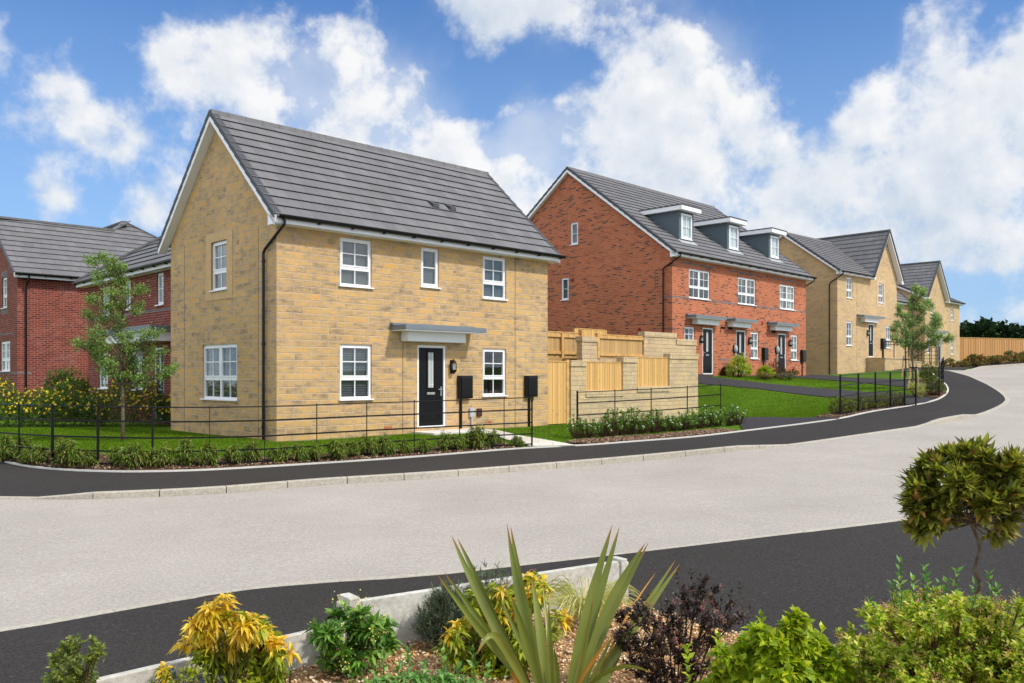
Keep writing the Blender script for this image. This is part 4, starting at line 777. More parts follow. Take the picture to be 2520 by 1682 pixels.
blades([(8.9,36.9),(10.4,35.3),(12.8,32.6),(13.9,30.6),(14.2,29.2),(15.2,30.9),(14.5,34.5),(13.7,37.4),(13.3,40.3),(12.1,41.0),(10.5,39.3)],26000,.05,lab='narrow lawn between the two driveways')
# ------------------------------------------------------------ estate railings
def railing(bases,label,cat='fence',h=1.1,thick=(),wid=.014,name='estate_railing',group='black estate railings'):
    B=[Vector((x,y,lv(x,y)+.0)) for x,y in bases]; e=empty(name,tuple(B[0]),0,label,cat,group); o=B[0]
    L_=[b-o for b in B]
    for i,b in enumerate(L_):
        t=(L_[min(i+1,len(L_)-1)]-L_[max(i-1,0)]); t.z=0; t.normalize(); w=.045 if i in thick else wid*2; nv=Vector((-t.y,t.x,0))
        MB().beam(b-Vector((0,0,.2)),b+Vector((0,0,h+.012)),t*(.012 if i not in thick else .03),nv*w).build('post','black_metal',e,bevel=.003)
    for k,zz in enumerate((h-.02,h*.75,h*.49,h*.27,h*.07)):
        mb=MB(); q=resample([tuple(b) for b in L_],.35)
        if k==0: mb.tube([Vector(p)+Vector((0,0,zz)) for p in q],.011,7)
        else:
            for a,b in zip(q[:-1],q[1:]): t=Vector(b-a).normalized(); nv=Vector((-t.y,t.x,0)); mb.beam(Vector(a)+Vector((0,0,zz)),Vector(b)+Vector((0,0,zz)),nv*.01,Vector((0,0,.028)))
        mb.build('rail','black_metal',e)
    return e
F1=[(-16,20.6),(-14,19.1),(-12.2,17.9),(-10.9,16.95),(-10.0,16.2),(-9.1,15.58),(-8.19,15.04),(-7.28,14.84),(-6.32,14.84),(-5.41,15.1),(-4.54,15.5),(-3.71,16.04),(-2.86,16.62),(-1.99,17.18),(-1.1,17.7),(-.17,18.1),(.43,18.22)]
railing(F1,'long curved black railing round the front lawn of the corner stone house',thick=(4,6,7,8,16))
F2=[(1.56,20.15),(2.53,20.75),(3.52,21.35),(4.57,22.0),(5.6,22.65)]; railing(F2,'black railing behind the white flowering shrubs in front of the garden wall',thick=(0,),h=1.12)
F3=[(8.85,22.75),(9.85,24.0),(10.85,25.2),(11.7,26.1),(12.35,26.55),(12.8,26.75)]; railing(F3,'black railing with six stout posts between the two driveways',h=1.14,thick=range(6))
F4=[(14.55,28.75),(15.0,29.5),(15.75,30.9),(16.25,31.8)]; railing(F4,'short black railing with four stout posts at the bend of the pavement',h=1.12,thick=range(4))
F5=[(32.2,68),(32.3,66.6),(32.5,65.4),(32.3,64.4),(32.0,63.6),(31.7,62.9),(31.5,62.3),(31.3,61.8)]; railing(F5,'distant black railing in front of the farthest stone house',h=1.2,thick=range(8))
# ------------------------------------------------------------ garden walls, gate and timber fences beside the corner house
YW=.772; HP=(-5.222,18.72,0)
def loc1(x,y): return (HP[0]+math.cos(YW)*x-math.sin(YW)*y,HP[1]+math.sin(YW)*x+math.cos(YW)*y,0)
g=empty('garden_wall',loc1(9.78,0),YW,'pale stone garden wall with two timber panels, nearest the lawn and railing','wall','stepped garden walls')
w=MB(); X=lambda a:a-9.78
def blk(a,b,c,d,y0=0,y1=.24): w.box(X(a),X(b),y0,y1,c,d)
blk(9.78,16.61,-.5,.8); blk(9.78,10.46,.8,1.74);blk(12.31,13.03,.8,1.88);blk(14.87,16.61,.8,2.04); blk(13.03,14.87,.8,.92); w.box(X(16.37),X(16.61),.24,5,-.5,2.04); w.build('wall','stone_wall',g)
w=MB(); blk(9.76,10.48,1.742,1.93,-.03,.27);blk(12.29,13.05,1.882,2.07,-.03,.27);blk(14.87,16.64,2.042,2.24,-.03,.27); blk(10.46,12.31,.801,1.0,-.03,.27); blk(13.03,14.87,.921,1.11,-.031,.27); w.build('coping','stone_wall',g,bevel=.012)
def panel(par,a,b,c,d,y,mt='timber',X0=9.78):
    p=MB(); nb=max(2,int((b-a)/.12)); 
    for i in range(nb): xa=a-X0+(b-a)*i/nb; xb=a-X0+(b-a)*(i+1)/nb; p.box(xa+.002,xb-.002,y+(.004 if i%2 else 0),y+.022,c+.0,d-.03)
    o=p.build('timber_panel',mt,par); MB().box(a-X0,b-X0,y-.012,y+.06,d-.03,d).build('capping_rail','timber_frame',o); return o
panel(g,10.47,12.3,1.0,1.91,.06); panel(g,13.04,14.86,1.112,2.09,.06)
g=empty('garden_wall',loc1(11.78,1.3),YW,'upper stone garden wall with one braced timber panel, behind the nearer wall','wall','stepped garden walls')
w=MB(); X=lambda a:a-11.78
blk(11.78,18.44,-.2,2.06); blk(11.78,12.55,2.06,2.58); blk(15.16,17.12,2.06,2.86); blk(17.12,18.44,2.06,2.62); w.build('wall','stone_wall',g)
w=MB(); blk(11.76,12.57,2.582,2.77,-.03,.27); blk(15.15,17.14,2.862,3.05,-.03,.27); blk(17.15,18.47,2.622,2.84,-.03,.27); w.build('coping','stone_wall',g,bevel=.012)
o=panel(g,12.56,15.15,2.07,2.88,.07,'timber_old',11.78); f=MB(); f.box(.8,.92,.0,.068,2.0,2.9); f.box(.92,3.37,.02,.068,2.73,2.83); f.box(.92,3.37,.02,.068,2.14,2.22); f.build('panel_frame','timber_frame',o)
g=empty('garden_gate',loc1(8.78,.06),YW,'tall golden timber board gate beside the corner stone house','gate')
panel(g,0,.84,.03,1.9,0,'timber',0); f=MB(); f.box(.845,.97,-.02,.08,-.05,1.95); f.build('gate_post','timber_frame',g); MB().box(-.0,.05,-.015,-.001,.03,1.87).build('stile','timber_frame',g)
g=empty('timber_fence',loc1(10.2,3),YW,'framed timber fence high behind the gate, against the brick terrace','fence','back garden fences')
panel(g,0,3.5,1.6,3.02,.05,'timber_old',0); f=MB(); f.box(0,3.5,0,.049,2.82,2.92); f.box(0,3.5,0,.049,2.22,2.32); [f.box(x,x+.12,-.04,.048,1.5,2.96) for x in (.6,2.42)]; f.build('fence_frame','timber_frame',g); MB().box(3.45,3.6,-.06,.12,1.2,3.12).build('post','timber_frame',g)
g=empty('timber_fence',loc1(9.85,2.0),YW,'lower plain timber fence just above the gate','fence','back garden fences'); panel(g,0,3.1,0.2,2.06,.0,'timber_old',0); MB().box(3.0,3.1,-.06,-.013,.0,2.08).build('post','timber_frame',g)
g=empty('timber_fence',loc1(15.9,5.2),YW,'small bright timber panel standing behind the stone pier','fence','back garden fences'); panel(g,0,1.8,1.6,3.36,.0,'timber',0); MB().box(1.8,1.9,-.02,.08,1.2,3.34).build('post','timber_frame',g); MB().box(-.1,-.001,-.02,.08,1.2,3.34).build('post','timber_frame',g)
# long far fence
g=empty('timber_fence',(40.8,79.5,2.5),math.atan2(8,20),'long orange close-board fence at the far right beyond the houses','fence')
p=MB(); 
for i in range(160): x=i*.16; p.box(x,x+.155,0 if i%2 else .02,.035,0.2,2.55)
p.build('boards','timber_far',g); MB().box(0,25.6,-.02,.06,2.55,2.6).build('capping_rail','timber_frame',g)
# stone steps and landing of the gabled house
H3=(19.761,51.261,0); Y3=.748
g=empty('stone_steps',H3,Y3,'stone landing and stepped blocks below the black front door of the gabled house','steps')
for a,b,c,d,y0 in ((4.0,7.6,1.0,2.6,-1.15),(7.604,9.6,1.0,2.42,-1.2),(9.604,11.2,.9,2.22,-1.25),(11.204,13.2,.9,1.95,-1.3)):
    q=MB(); q.box(a,b,y0,-.01 if a<8 else 1.0,c,d-.08); s=q.build('step_block','stone_far',g); MB().box(a-.02,b+.0,y0-.03,0-.01 if a<8 else 1.0,d-.078,d).build('coping','ashlar',s,bevel=.01)
g=empty('handrail',H3,Y3,'black metal handrail on the stone landing by the front door','railing')
q=MB(); 
for x,y,z in ((4.15,-1.0,2.6),(5.6,-1.05,2.6),(7.7,-1.1,2.42),(9.3,-1.1,2.42),(11.0,-1.2,2.2)): MB().tube([(x,y,z),(x,y,3.62-.0*x)],.03,8).build('post','black_metal',g)
q.tube([(4.0,-1.0,3.62),(7.7,-1.1,3.62),(9.3,-1.1,3.62),(11.1,-1.2,3.45)],.028,8); q.tube([(4.0,-1.0,3.45),(7.7,-1.1,3.45)],.02,8); q.build('rail','black_metal',g)
# low concrete wall of the planting bed
def low_wall():
    A=Vector((-2.65,3.88,0));Bm=Vector((-1.03,5.37,0));Cc=Vector((.79,6.54,0)); g=empty('planter_wall',(-2.65,3.88,0),0,'low concrete board wall with square posts edging the gravel bed','wall')
    t=(Cc-A).normalized(); nv=Vector((-t.y,t.x,0))
    def P(v,z): return Vector((v.x+2.65,v.y-3.88,z))
    for a,b,zt0,zt1 in ((A,Bm-t*.06,-.08,-.08),(Bm+t*.06,Cc-t*.001,.044,.044)):
        m=MB(); w=nv*.05
        q=[P(a-w,-.5),P(b-w,-.5),P(b+w*0,-.5),P(a+w*0,-.5),P(a-w,zt0),P(b-w,zt1),P(b,zt1),P(a,zt0)]; m.hexa(q); m.build('concrete_board','gravel_board',g,bevel=.006)
    for c,z,w in ((Bm,.075,.15),(Cc+t*.06,.055,.13)):
        m=MB(); m.beam(P(c+nv*.01,-.5),P(c+nv*.01,z),t*w*.5,nv*w); m.beam(P(c-t*.0+nv*.0,-.5),P(c+nv*.0,z-.03),t*w*1.05,nv*w*.55); m.build('post','gravel_board',g,bevel=.008)
low_wall()
# ------------------------------------------------------------ plants
def tree(loc,H,crown,label,leafn=7000,lm='leaf_tree',seed=1,trunk0=1.0,stake=False,ls=.05,bark='bark',group='young street trees'):
    """crown: list of (dx,dy,z,r) foliage clumps relative to the trunk base"""
    r=random.Random(seed); e=empty('young_tree',loc,0,label,'tree',group); tr=MB(); top=H*.93
    pts=[(0,0,-.2),(0.01,0,trunk0*.5),(.0,.02,trunk0)]+[(r.uniform(-.05,.05),r.uniform(-.05,.05),trunk0+(top-trunk0)*k/5) for k in range(1,6)]
    tr.tube(pts,[.045,.04,.036,.03,.024,.018,.012,.006],8); tips=[];axes=[]
    for (dx,dy,z,cr) in crown:
        z0=max(trunk0*.9,z-math.hypot(dx,dy)*.9-.15); z0=min(z0,top-.2); s=Vector((0,0,z0)); c=Vector((dx,dy,z))
        mid=s.lerp(c,.5)+Vector((r.uniform(-.06,.06),r.uniform(-.06,.06),-.05)); tr.tube([s,mid,c],[.016,.011,.006],5)
        for k in range(int(7+cr*26)):
            q=Vector(ball(1,.3)[0])*cr; q.z*=.8; b0=s.lerp(c,r.uniform(.45,1)); en=c+q; tr.tube([b0,b0.lerp(en,.5)+Vector((0,0,-.02)),en],[.006,.004,.002],3,False)
            for j in range(3): f=r.uniform(.55,1); tips.append(b0.lerp(en,f)); axes.append((en-b0).normalized()+Vector((0,0,.5)))
    tr.build('trunk',bark,e,smooth=True); tips=np.array([tuple(t) for t in tips]); axes=nrm(np.array([tuple(t) for t in axes]))
    k=max(1,leafn//len(tips)); P=np.repeat(tips,k,0)+rng.normal(0,.045,(len(tips)*k,3)); D=np.repeat(axes,k,0)*.5+rng.normal(0,.8,(len(tips)*k,3))
    leaves('crown',lm,P,D,rng.uniform(.7,1.3,len(P))*ls,rng.uniform(.8,1.2,len(P))*ls*.5,e,simple=True)
    if stake:
        for dx in (-.13,.14): MB().tube([(dx*1.5,-.05,-.1),(dx*.8,-.05,.95)],.035,7).build('stake','stake',e)
        MB().box(-.14,.14,-.085,-.06,.78,.83).build('tree_tie','black_metal',e)
    return e
tx=lambda u,v:((u-1121)/3.733/114,)  # px offsets on the trunk's own plane
CR=[]
for (u,v,rad) in ((1055,470,45),(985,520,60),(1080,560,60),(1190,520,55),(1150,640,60),(1250,580,50),(1060,690,60),(1420,790,70),(1340,840,50),(1240,720,60),(1180,830,60),(1010,900,70),(880,1050,50),(960,1060,60),(1130,960,60),(1250,960,80),(1400,980,70),(1090,1060,60),(1190,1130,80),(800,1330,60),(900,1260,90),(1030,1240,100),(1180,1230,90),(1330,1260,90),(1620,1230,70),(1500,1300,90),(1080,1370,90),(1230,1400,90),(1400,1400,90),(1600,1420,90),(960,1440,70),(1130,1520,90),(1350,1540,90)):
    # measured crown clumps, source scale 4.126 px, trunk at u=1245 -> metres
    X=(u-1240)/4.126/114; Z=1.477+(924.3-(520+v/4.126))/114; CR.append((X,random.uniform(-.35,.35),Z,rad/4.126/114*1.25))
for (u,v,rad) in ((1650,330,50),(1560,400,50),(1100,330,120),(1250,330,110),(1400,300,100),(1000,330,90),(900,250,80),(1180,440,90),(1330,430,80),(820,120,60),(760,100,50)):
    X=(u-1121)/3.733/114; Z=1.477+(924.3-(820+v/3.733))/114; CR.append((X,random.uniform(-.35,.35),Z,rad/3.733/114*1.2))
tree((-8.4,18.2,lv(-8.4,18.2)),4.15,[(a,b,c-0.03,d) for a,b,c,d in CR],'slender young tree with light green leaves on the left lawn by the railing',leafn=15500,seed=3,trunk0=1.35,ls=.052)
def crown2(rows,u0,k,x0,y0,sc,base):
    out=[]
    for u,v,rad in rows: X=((x0+u/k)-u0)/sc; Z=1.477+(924.3-(y0+v/k))/sc-base; out.append((X,random.uniform(-.3,.3),Z,rad/k/sc*1.15))
    return out
z1=lv(15.1,31.8); sc=2077/31.8
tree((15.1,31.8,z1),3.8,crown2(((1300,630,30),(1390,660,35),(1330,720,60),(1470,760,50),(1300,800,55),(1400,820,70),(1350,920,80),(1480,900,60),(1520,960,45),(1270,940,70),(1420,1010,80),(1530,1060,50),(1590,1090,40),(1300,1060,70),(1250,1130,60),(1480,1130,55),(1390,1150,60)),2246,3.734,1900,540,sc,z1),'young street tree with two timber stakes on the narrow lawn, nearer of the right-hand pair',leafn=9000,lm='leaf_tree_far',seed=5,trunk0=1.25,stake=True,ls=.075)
z2=lv(18.0,38.6); sc=2077/38.6
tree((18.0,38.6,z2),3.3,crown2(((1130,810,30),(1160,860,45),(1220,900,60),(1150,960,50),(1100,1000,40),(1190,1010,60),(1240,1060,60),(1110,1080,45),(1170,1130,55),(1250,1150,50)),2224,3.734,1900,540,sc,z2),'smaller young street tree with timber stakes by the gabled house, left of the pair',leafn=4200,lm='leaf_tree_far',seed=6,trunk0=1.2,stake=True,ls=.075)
def shrub(loc,rx,ry,h,lm,nl,ll,lw,label,name='shrub',cat='shrub',group=None,seed=0,tips=60,up=.7,low=.12,stem='twig',surf=.55,tilt=1.0,n=6,flower=None,rz=0,fold=.25,droop=.15,simple=False,sc=1.0,shoots=0,jit=.3):
    e=empty(name,loc,rz,label,cat,group); B=ball(tips,surf); B[:,2]=np.abs(B[:,2])*.98+.02
    T=B*np.array([rx,ry,h-low]); T[:,2]+=low; T*=1+rng.normal(0,.06,T.shape)
    ax=nrm(B*np.array([1,1,.6])+np.array([0,0,up]))
    if shoots:
        i=rng.choice(len(T),shoots); S_=T[i]*[.8,.8,1]; S_[:,2]=h*rng.uniform(.75,1.0,shoots)+rng.uniform(.05,.16,shoots)*h; extra=[];ea=[]
        for s in S_:
            for k in range(7): extra.append(s-np.array([0,0,.035*k*h/.6])); ea.append([rng.normal(0,.1),rng.normal(0,.1),1])
        T=np.r_[T,extra]; ax=np.r_[ax,nrm(np.array(ea))]
    st=MB()
    for t in T[::max(1,len(T)//45)]:
        b=Vector((t[0]*.12,t[1]*.12,-.05)); m_=b.lerp(Vector(t),.55)+Vector((t[0]*.1,t[1]*.1,-.03)); st.tube([b,m_,t],[.009*sc,.006*sc,.003*sc],4,False)
    st.build('stems',stem,e)
    k=max(1,nl//(len(T)*n)); P=[];D=[]
    for j in range(k):
        p,d=whorl(T-ax*(.03*j)*ll/.05,ax,n,tilt+.12*j,jit); P.append(p);D.append(d)
    P=np.concatenate(P);D=np.concatenate(D); leaves('foliage',lm,P,D,rng.uniform(.7,1.2,len(P))*ll,rng.uniform(.8,1.15,len(P))*lw,e,fold=fold,droop=droop,simple=simple)
    if flower:
        fm,nf,fs,spr=flower; i=rng.choice(len(T),nf); q=T[i]+ax[i]*spr+rng.normal(0,.012,(nf,3)); p,d=whorl(q,ax[i],6,1.1,.4); leaves('flowers',fm,p,d,fs,fs*.8,e,simple=True,droop=0)
    return e
# hedge shrubs along the railings: a few shapes, copied along the planting strips
def along(P,d0,jx,jy,n,x0,x1):
    Q=resample([(x,y,0) for x,y in P],.05); Q=Q[(Q[:,0]>=x0)&(Q[:,0]<=x1)]; out=[]
    for i in range(n): q=Q[int((i+.5)/n*len(Q))]; out.append((q[0]+random.uniform(-jx,jx),q[1]+d0+random.uniform(-jy,jy)))
    return out
def hedge(proto_args,spots,label,group,n=4,s=(.8,1.2)):
    pr=[shrub((0,0,0),label=label,group=group,seed=i,**proto_args) for i in range(n)]
    for i,(x,y) in enumerate(spots):
        o=pr[i] if i<n else copy_tree(pr[i%n]); k=random.uniform(*s); o.location=(x,y,lv(x,y)+.02); o.rotation_euler=(0,0,random.uniform(0,6.28)); o.scale=(k,k,k*random.uniform(.85,1.15))
S1=[(a,b) for a,b in F1]
hedge(dict(rx=.24,ry=.19,h=.4,lm='leaf_laurel',nl=900,ll=.075,lw=.022,tips=50,tilt=1.25,n=6,droop=.35,name='laurel_shrub',up=1.1),along(S1,.02,.08,.14,37,-12.5,.2),'small glossy laurel shrub in the bark strip along the curved railing','young shrubs along the curved railing',5,(.75,1.2))
hedge(dict(rx=.3,ry=.24,h=.58,lm='leaf_white_shrub',nl=1000,ll=.05,lw=.022,tips=60,tilt=1.0,n=6,name='flowering_shrub',up=.9,flower=('petal_white',16,.026,.03)),along([(a-.05,b-.1) for a,b in F2]+[(6.3,22.7)],-.1,.06,.12,17,1.3,6.2),'white flowering green shrub in front of the short railing by the garden wall','white flowering shrubs by the garden wall',4,(.8,1.15))
hedge(dict(rx=.32,ry=.26,h=.6,lm='leaf_olive',nl=1500,ll=.05,lw=.02,tips=90,tilt=.9,n=6,name='olive_shrub',up=.9),along([(a-.1,b+.1) for a,b in F3],.15,.06,.1,9,8.6,12.7),'olive green shrub behind the railing with six stout posts','shrubs behind the six-post railing',3,(.8,1.1))
def gz(x,y): return (x,y,lv(x,y)+.02)
shrub(gz(14.55,29.15),.42,.4,.72,'leaf_olive',5200,.045,.018,'rounded yellow-green shrub beside the four stout railing posts','rounded_shrub',tips=220)
shrub(gz(17.3,35.0),.45,.42,.78,'leaf_olive',4200,.05,.02,'rounded yellow-green shrub farther up the side pavement','rounded_shrub',tips=220)
shrub(gz(13.9,29.0),.3,.25,.5,'leaf_carex',900,.2,.012,'dry pale grass tuft beside the rounded shrub by the stout posts','grass_tuft','plant',tips=50,up=1.4,tilt=.5)
shrub(gz(10.15,37.7),.68,.6,1.05,'leaf_fresh',7000,.06,.028,'large bushy green shrub in front of the brick terrace doors','bushy_shrub',tips=260,flower=('flower_pink',120,.02,.01))
shrub(gz(11.25,37.4),.46,.42,.62,'leaf_gold',3600,.06,.03,'bright yellow-green shrub next to the large bush by the terrace','bushy_shrub',tips=150)
shrub(gz(12.1,38.7),.5,.45,.85,'leaf_dark_purple',3200,.05,.02,'dark purple leaved shrub in front of the terrace','purple_shrub',tips=200,flower=('flower_dusty',80,.02,.01))
shrub(gz(10.95,36.55),.42,.3,.3,'leaf_olive',1800,.04,.014,'low pink heather below the large terrace bush','heather','plant',tips=140,flower=('flower_pink',200,.02,.01))
shrub(gz(11.95,36.9),.55,.35,.32,'leaf_lavender',2200,.05,.012,'low pinkish grey cushion plant right of the pink heather','heather','plant',tips=160,flower=('flower_pink',110,.02,.01))
shrub(gz(13.2,41.0),.4,.3,.4,'leaf_photinia',900,.08,.03,'small low shrub by the third terrace door','small_shrub',tips=50); shrub(gz(14.3,42.8),.3,.25,.4,'leaf_photinia',700,.08,.03,'small low shrub below the last terrace window','small_shrub',tips=40)
# yellow flowering hedge behind the left lawn
def flower_hedge():
    e=empty('flowering_hedge',(-16,24.3,0.05),0,'dense green hedge covered in yellow flowers behind the left lawn','hedge'); A=np.array([-20.5,22.4]);Bq=np.array([-8.9,25.4]); n=15000
    t=rng.random(n); base=A+(Bq-A)*t[:,None]-[-16,24.3]; d=nrm((Bq-A)); nv=np.array([-d[1],d[0]]); lump=.16*np.sin(t*41)+.12*np.sin(t*97+1)+.1*np.sin(t*23+2)
    w=rng.uniform(-1,1,n); hh=1.12+lump+.28*np.exp(-((t-.80)/.05)**2); z=np.abs(rng.random(n))**.7*hh*np.sqrt(np.maximum(0,1-(w*.9)**2)); P=np.c_[base+nv*(w*(.75+lump*.5))[:,None],z]
    ax=nrm(np.c_[nv[None,:]*w[:,None],.5+.6*rng.random(n)]+rng.normal(0,.4,(n,3))); p,dd=whorl(P,ax,5,1.0,.4); leaves('foliage','leaf_hypericum',p,dd,rng.uniform(.04,.075,len(p)),rng.uniform(.018,.03,len(p)),e,simple=True)
    k=rng.choice(n,2800); k=k[(z[k]>hh[k]*.3)]; k=k[np.argsort(-(z[k]-w[k]*.5))][:1150]; q=P[k]+ax[k]*.05-np.c_[nv[None,:].repeat(len(k),0)*.08,np.zeros(len(k))]; p,dd=whorl(q,ax[k]+np.array([0.2,-.7,0]),5,1.25,.2); leaves('flowers','petal_yellow',p,dd,.042,.036,e,simple=True,droop=0)
    s=MB()
    for i in range(60): tt=random.random(); b=A+(Bq-A)*tt-[-16,24.3]; s.tube([(b[0],b[1],-.1),(b[0]+random.uniform(-.3,.3),b[1]+random.uniform(-.3,.3),.8)],[.012,.005],4)
    s.build('stems','twig',e)
flower_hedge()
shrub((-14.2,26.9,.05),1.0,.8,1.75,'leaf_hypericum',15000,.07,.03,'taller rounded green bush rising behind the yellow flowering hedge','bush',tips=600,flower=('petal_yellow',60,.035,.02))
# red-tipped shrubs along the far fence
sp=[(28.2+i*.95+random.uniform(-.2,.2),54.0+i*.62+random.uniform(-.3,.3)) for i in range(22)]
hedge(dict(rx=.7,ry=.6,h=.75,lm='leaf_photinia',nl=900,ll=.16,lw=.06,tips=110,name='red_tipped_shrub',up=.8,simple=True),sp,'red tipped green shrub in the row below the long far fence','red tipped shrubs below the far fence',3,(.8,1.3))
# distant wood
def wood(name,lm,n,x0,x1,y0,y1,lab,hs):
    V=[];F=[];b=0
    for i in range(n):
        x=x0+(x1-x0)*(i+rng.random())/n; y=rng.uniform(y0,y1); H=rng.uniform(*hs); r=rng.uniform(3.0,5.0); q=ball(520,.7); P=q*np.array([r,r*.8,H*.5])*(1+.12*np.sin(q[:,:1]*9+i)); P+=np.array([x,y,2+H*.5]); v,f=leafgeo(P,nrm(q+rng.normal(0,.5,q.shape)),rng.uniform(.8,1.7,len(P)),rng.uniform(.6,1.1,len(P)),simple=True); V.append(v);F.append(f+b);b+=len(v)
    npmesh(name,np.concatenate(V),np.concatenate(F),lm,kind='stuff',label=lab)
wood('distant_wood','leaf_wood',44,76,200,175,200,'distant band of mid green woodland beyond the far fence',(10,11.2))
wood('distant_wood','leaf_wood_dark',50,72,205,160,176,'distant band of dark green woodland beyond the far fence',(8.8,9.9))
# ------------------------------------------------------------ planting bed in the foreground
GZ=-.22
def px(x,y,k,x0,y0,Y): u=x0+x/k; v=y0+y/k; return Vector(((u-1260)*Y/2077,Y,1.477-(v-924.3)*Y/2077))
def sword(mbV,mbF,att,pts,w,tipw=0,tw=0.0,fold=.35):
    Q=resample([tuple(p) for p in pts],.03)
    for _ in range(10): Q[1:-1]=.5*Q[1:-1]+.25*(Q[:-2]+Q[2:])
    n=len(Q); b=len(mbV)
    for i,q in enumerate(Q):
        t=i/(n-1); T_=Vector(Q[min(i+1,n-1)]-Q[max(i-1,0)]).normalized(); s=T_.cross(Vector((0,-1,.15))); s.normalize(); s=(Matrix.Rotation(tw,3,T_)@s); nn=s.cross(T_)
        if nn.y>0: nn=-nn
        ww=w*(.55+.45*min(1,t/.35))*min(1,(1-t)/.42)**.75+.0008; q=Vector(q)
        for a,h in ((-1,fold*.5),(-.5,fold*.22),(0,0),(.5,fold*.22),(1,fold*.5)): mbV.append(tuple(q+s*(a*ww/2)+nn*(h*ww))); att.append(t)
    for i in range(n-1):
        for k in range(4): mbF.append((b+i*5+k,b+i*5+k+1,b+i*5+5+k+1,b+i*5+5+k))
def phormium():
    Yb=4.3; c0=px(1127,1800,3.67,1060,1270,Yb); e=empty('phormium',(c0.x,c0.y,GZ),0,'large spiky phormium with long green sword leaves in the gravel bed','plant'); V=[];F=[];A=[];V2=[];F2=[];A2=[]; o=Vector((c0.x,c0.y,GZ))
    L_=[([(190,180,.35),(330,500,.22),(620,1080,.1),(860,1500,0)],.05,0),([(240,200,.36),(400,520,.24),(600,1000,.12),(900,1520,0)],.045,0),
        ([(60,530,-.1),(330,890,-.07),(620,1240,0),(860,1520,0)],.042,0),([(120,505,-.05),(340,800,0),(560,1120,.02),(900,1530,0)],.038,0),
        ([(687,65,.15),(730,400,.1),(800,830,.08),(960,1500,0)],.052,0),([(722,90,.17),(770,400,.12),(840,850,.08),(985,1500,0)],.05,0),
        ([(915,560,.2),(985,950,.12),(1035,1512,0)],.05,0),([(1065,785,-.08),(1078,1100,-.05),(1080,1512,0)],.036,0),([(718,700,-.12),(840,1050,-.08),(975,1500,0)],.05,0),
        ([(1640,80,.1),(1530,450,.08),(1390,900,.05),(1260,1500,0)],.056,0),([(1705,95,.14),(1590,500,.1),(1450,900,.06),(1310,1500,0)],.05,0),
        ([(1940,245,.05),(1700,600,.05),(1540,900,.04),(1360,1480,0)],.045,0),([(1970,235,.1),(1750,640,.08),(1580,950,.05),(1400,1480,0)],.042,0),
        ([(2250,435,.25),(2090,650,.2),(1900,930,.14),(1500,1500,0)],.04,0),([(2210,400,.27),(2050,640,.2),(1850,930,.14),(1470,1500,0)],.034,0),
        ([(1467,755,-.15),(1430,1000,-.1),(1330,1500,0)],.03,0),([(1505,825,.1),(1440,1100,.05),(1350,1500,0)],.026,0),
        ([(1650,1060,.0),(1580,1220,0),(1460,1512,0)],.03,0),([(1740,1190,.1),(1650,1350,.05),(1520,1560,0)],.042,0),
        ([(2010,1420,-.25),(1850,1335,-.2),(1690,1345,-.12),(1500,1440,-.05),(1380,1530,0)],.036,.5),
        ([(640,750,.3),(740,1000,.2),(1000,1500,0)],.028,0),([(820,620,.28),(900,950,.2),(1040,1500,0)],.026,0),([(1010,600,.32),(1050,950,.2),(1100,1512,0)],.022,0),([(1115,1180,-.1),(1165,1500,0)],.03,0),
        ([(415,1255,-.32),(440,1130,-.32),(490,1010,-.3),(560,1010,-.27),(700,1230,-.15),(860,1520,-.03)],.05,0)]
    for pts,w,tw in L_:
        P=[px(a,b,3.67,1060,1270,Yb+d) for a,b,d in pts][::-1]; P=[c0+Vector(((P[0].x-c0.x)*.55,random.uniform(-.03,.03),0.0))]+P; P[0].z=GZ-.02; sword(V,F,A,[p-o for p in P],w*.93,tw=tw+random.uniform(-.15,.15))
    npmesh('leaves',V,F,'leaf_phormium',e,attr=A,smooth=True)
    for pts,w in (([(1650,1050,-.2),(1500,1260,-.15),(1310,1512,0)],.018),([(2030,515,.3),(1830,790,.2),(1500,1450,0)],.013),([(730,1400,-.1),(800,1512,0)],.03)):
        P=[px(a,b,3.67,1060,1270,Yb+d) for a,b,d in pts][::-1]; P=[Vector((P[0].x*.6+c0.x*.4,c0.y,GZ))]+P; sword(V2,F2,A2,[p-o for p in P],w)
    npmesh('dead_leaves',V2,F2,'leaf_phormium_dead',e,attr=A2,smooth=True)
phormium()
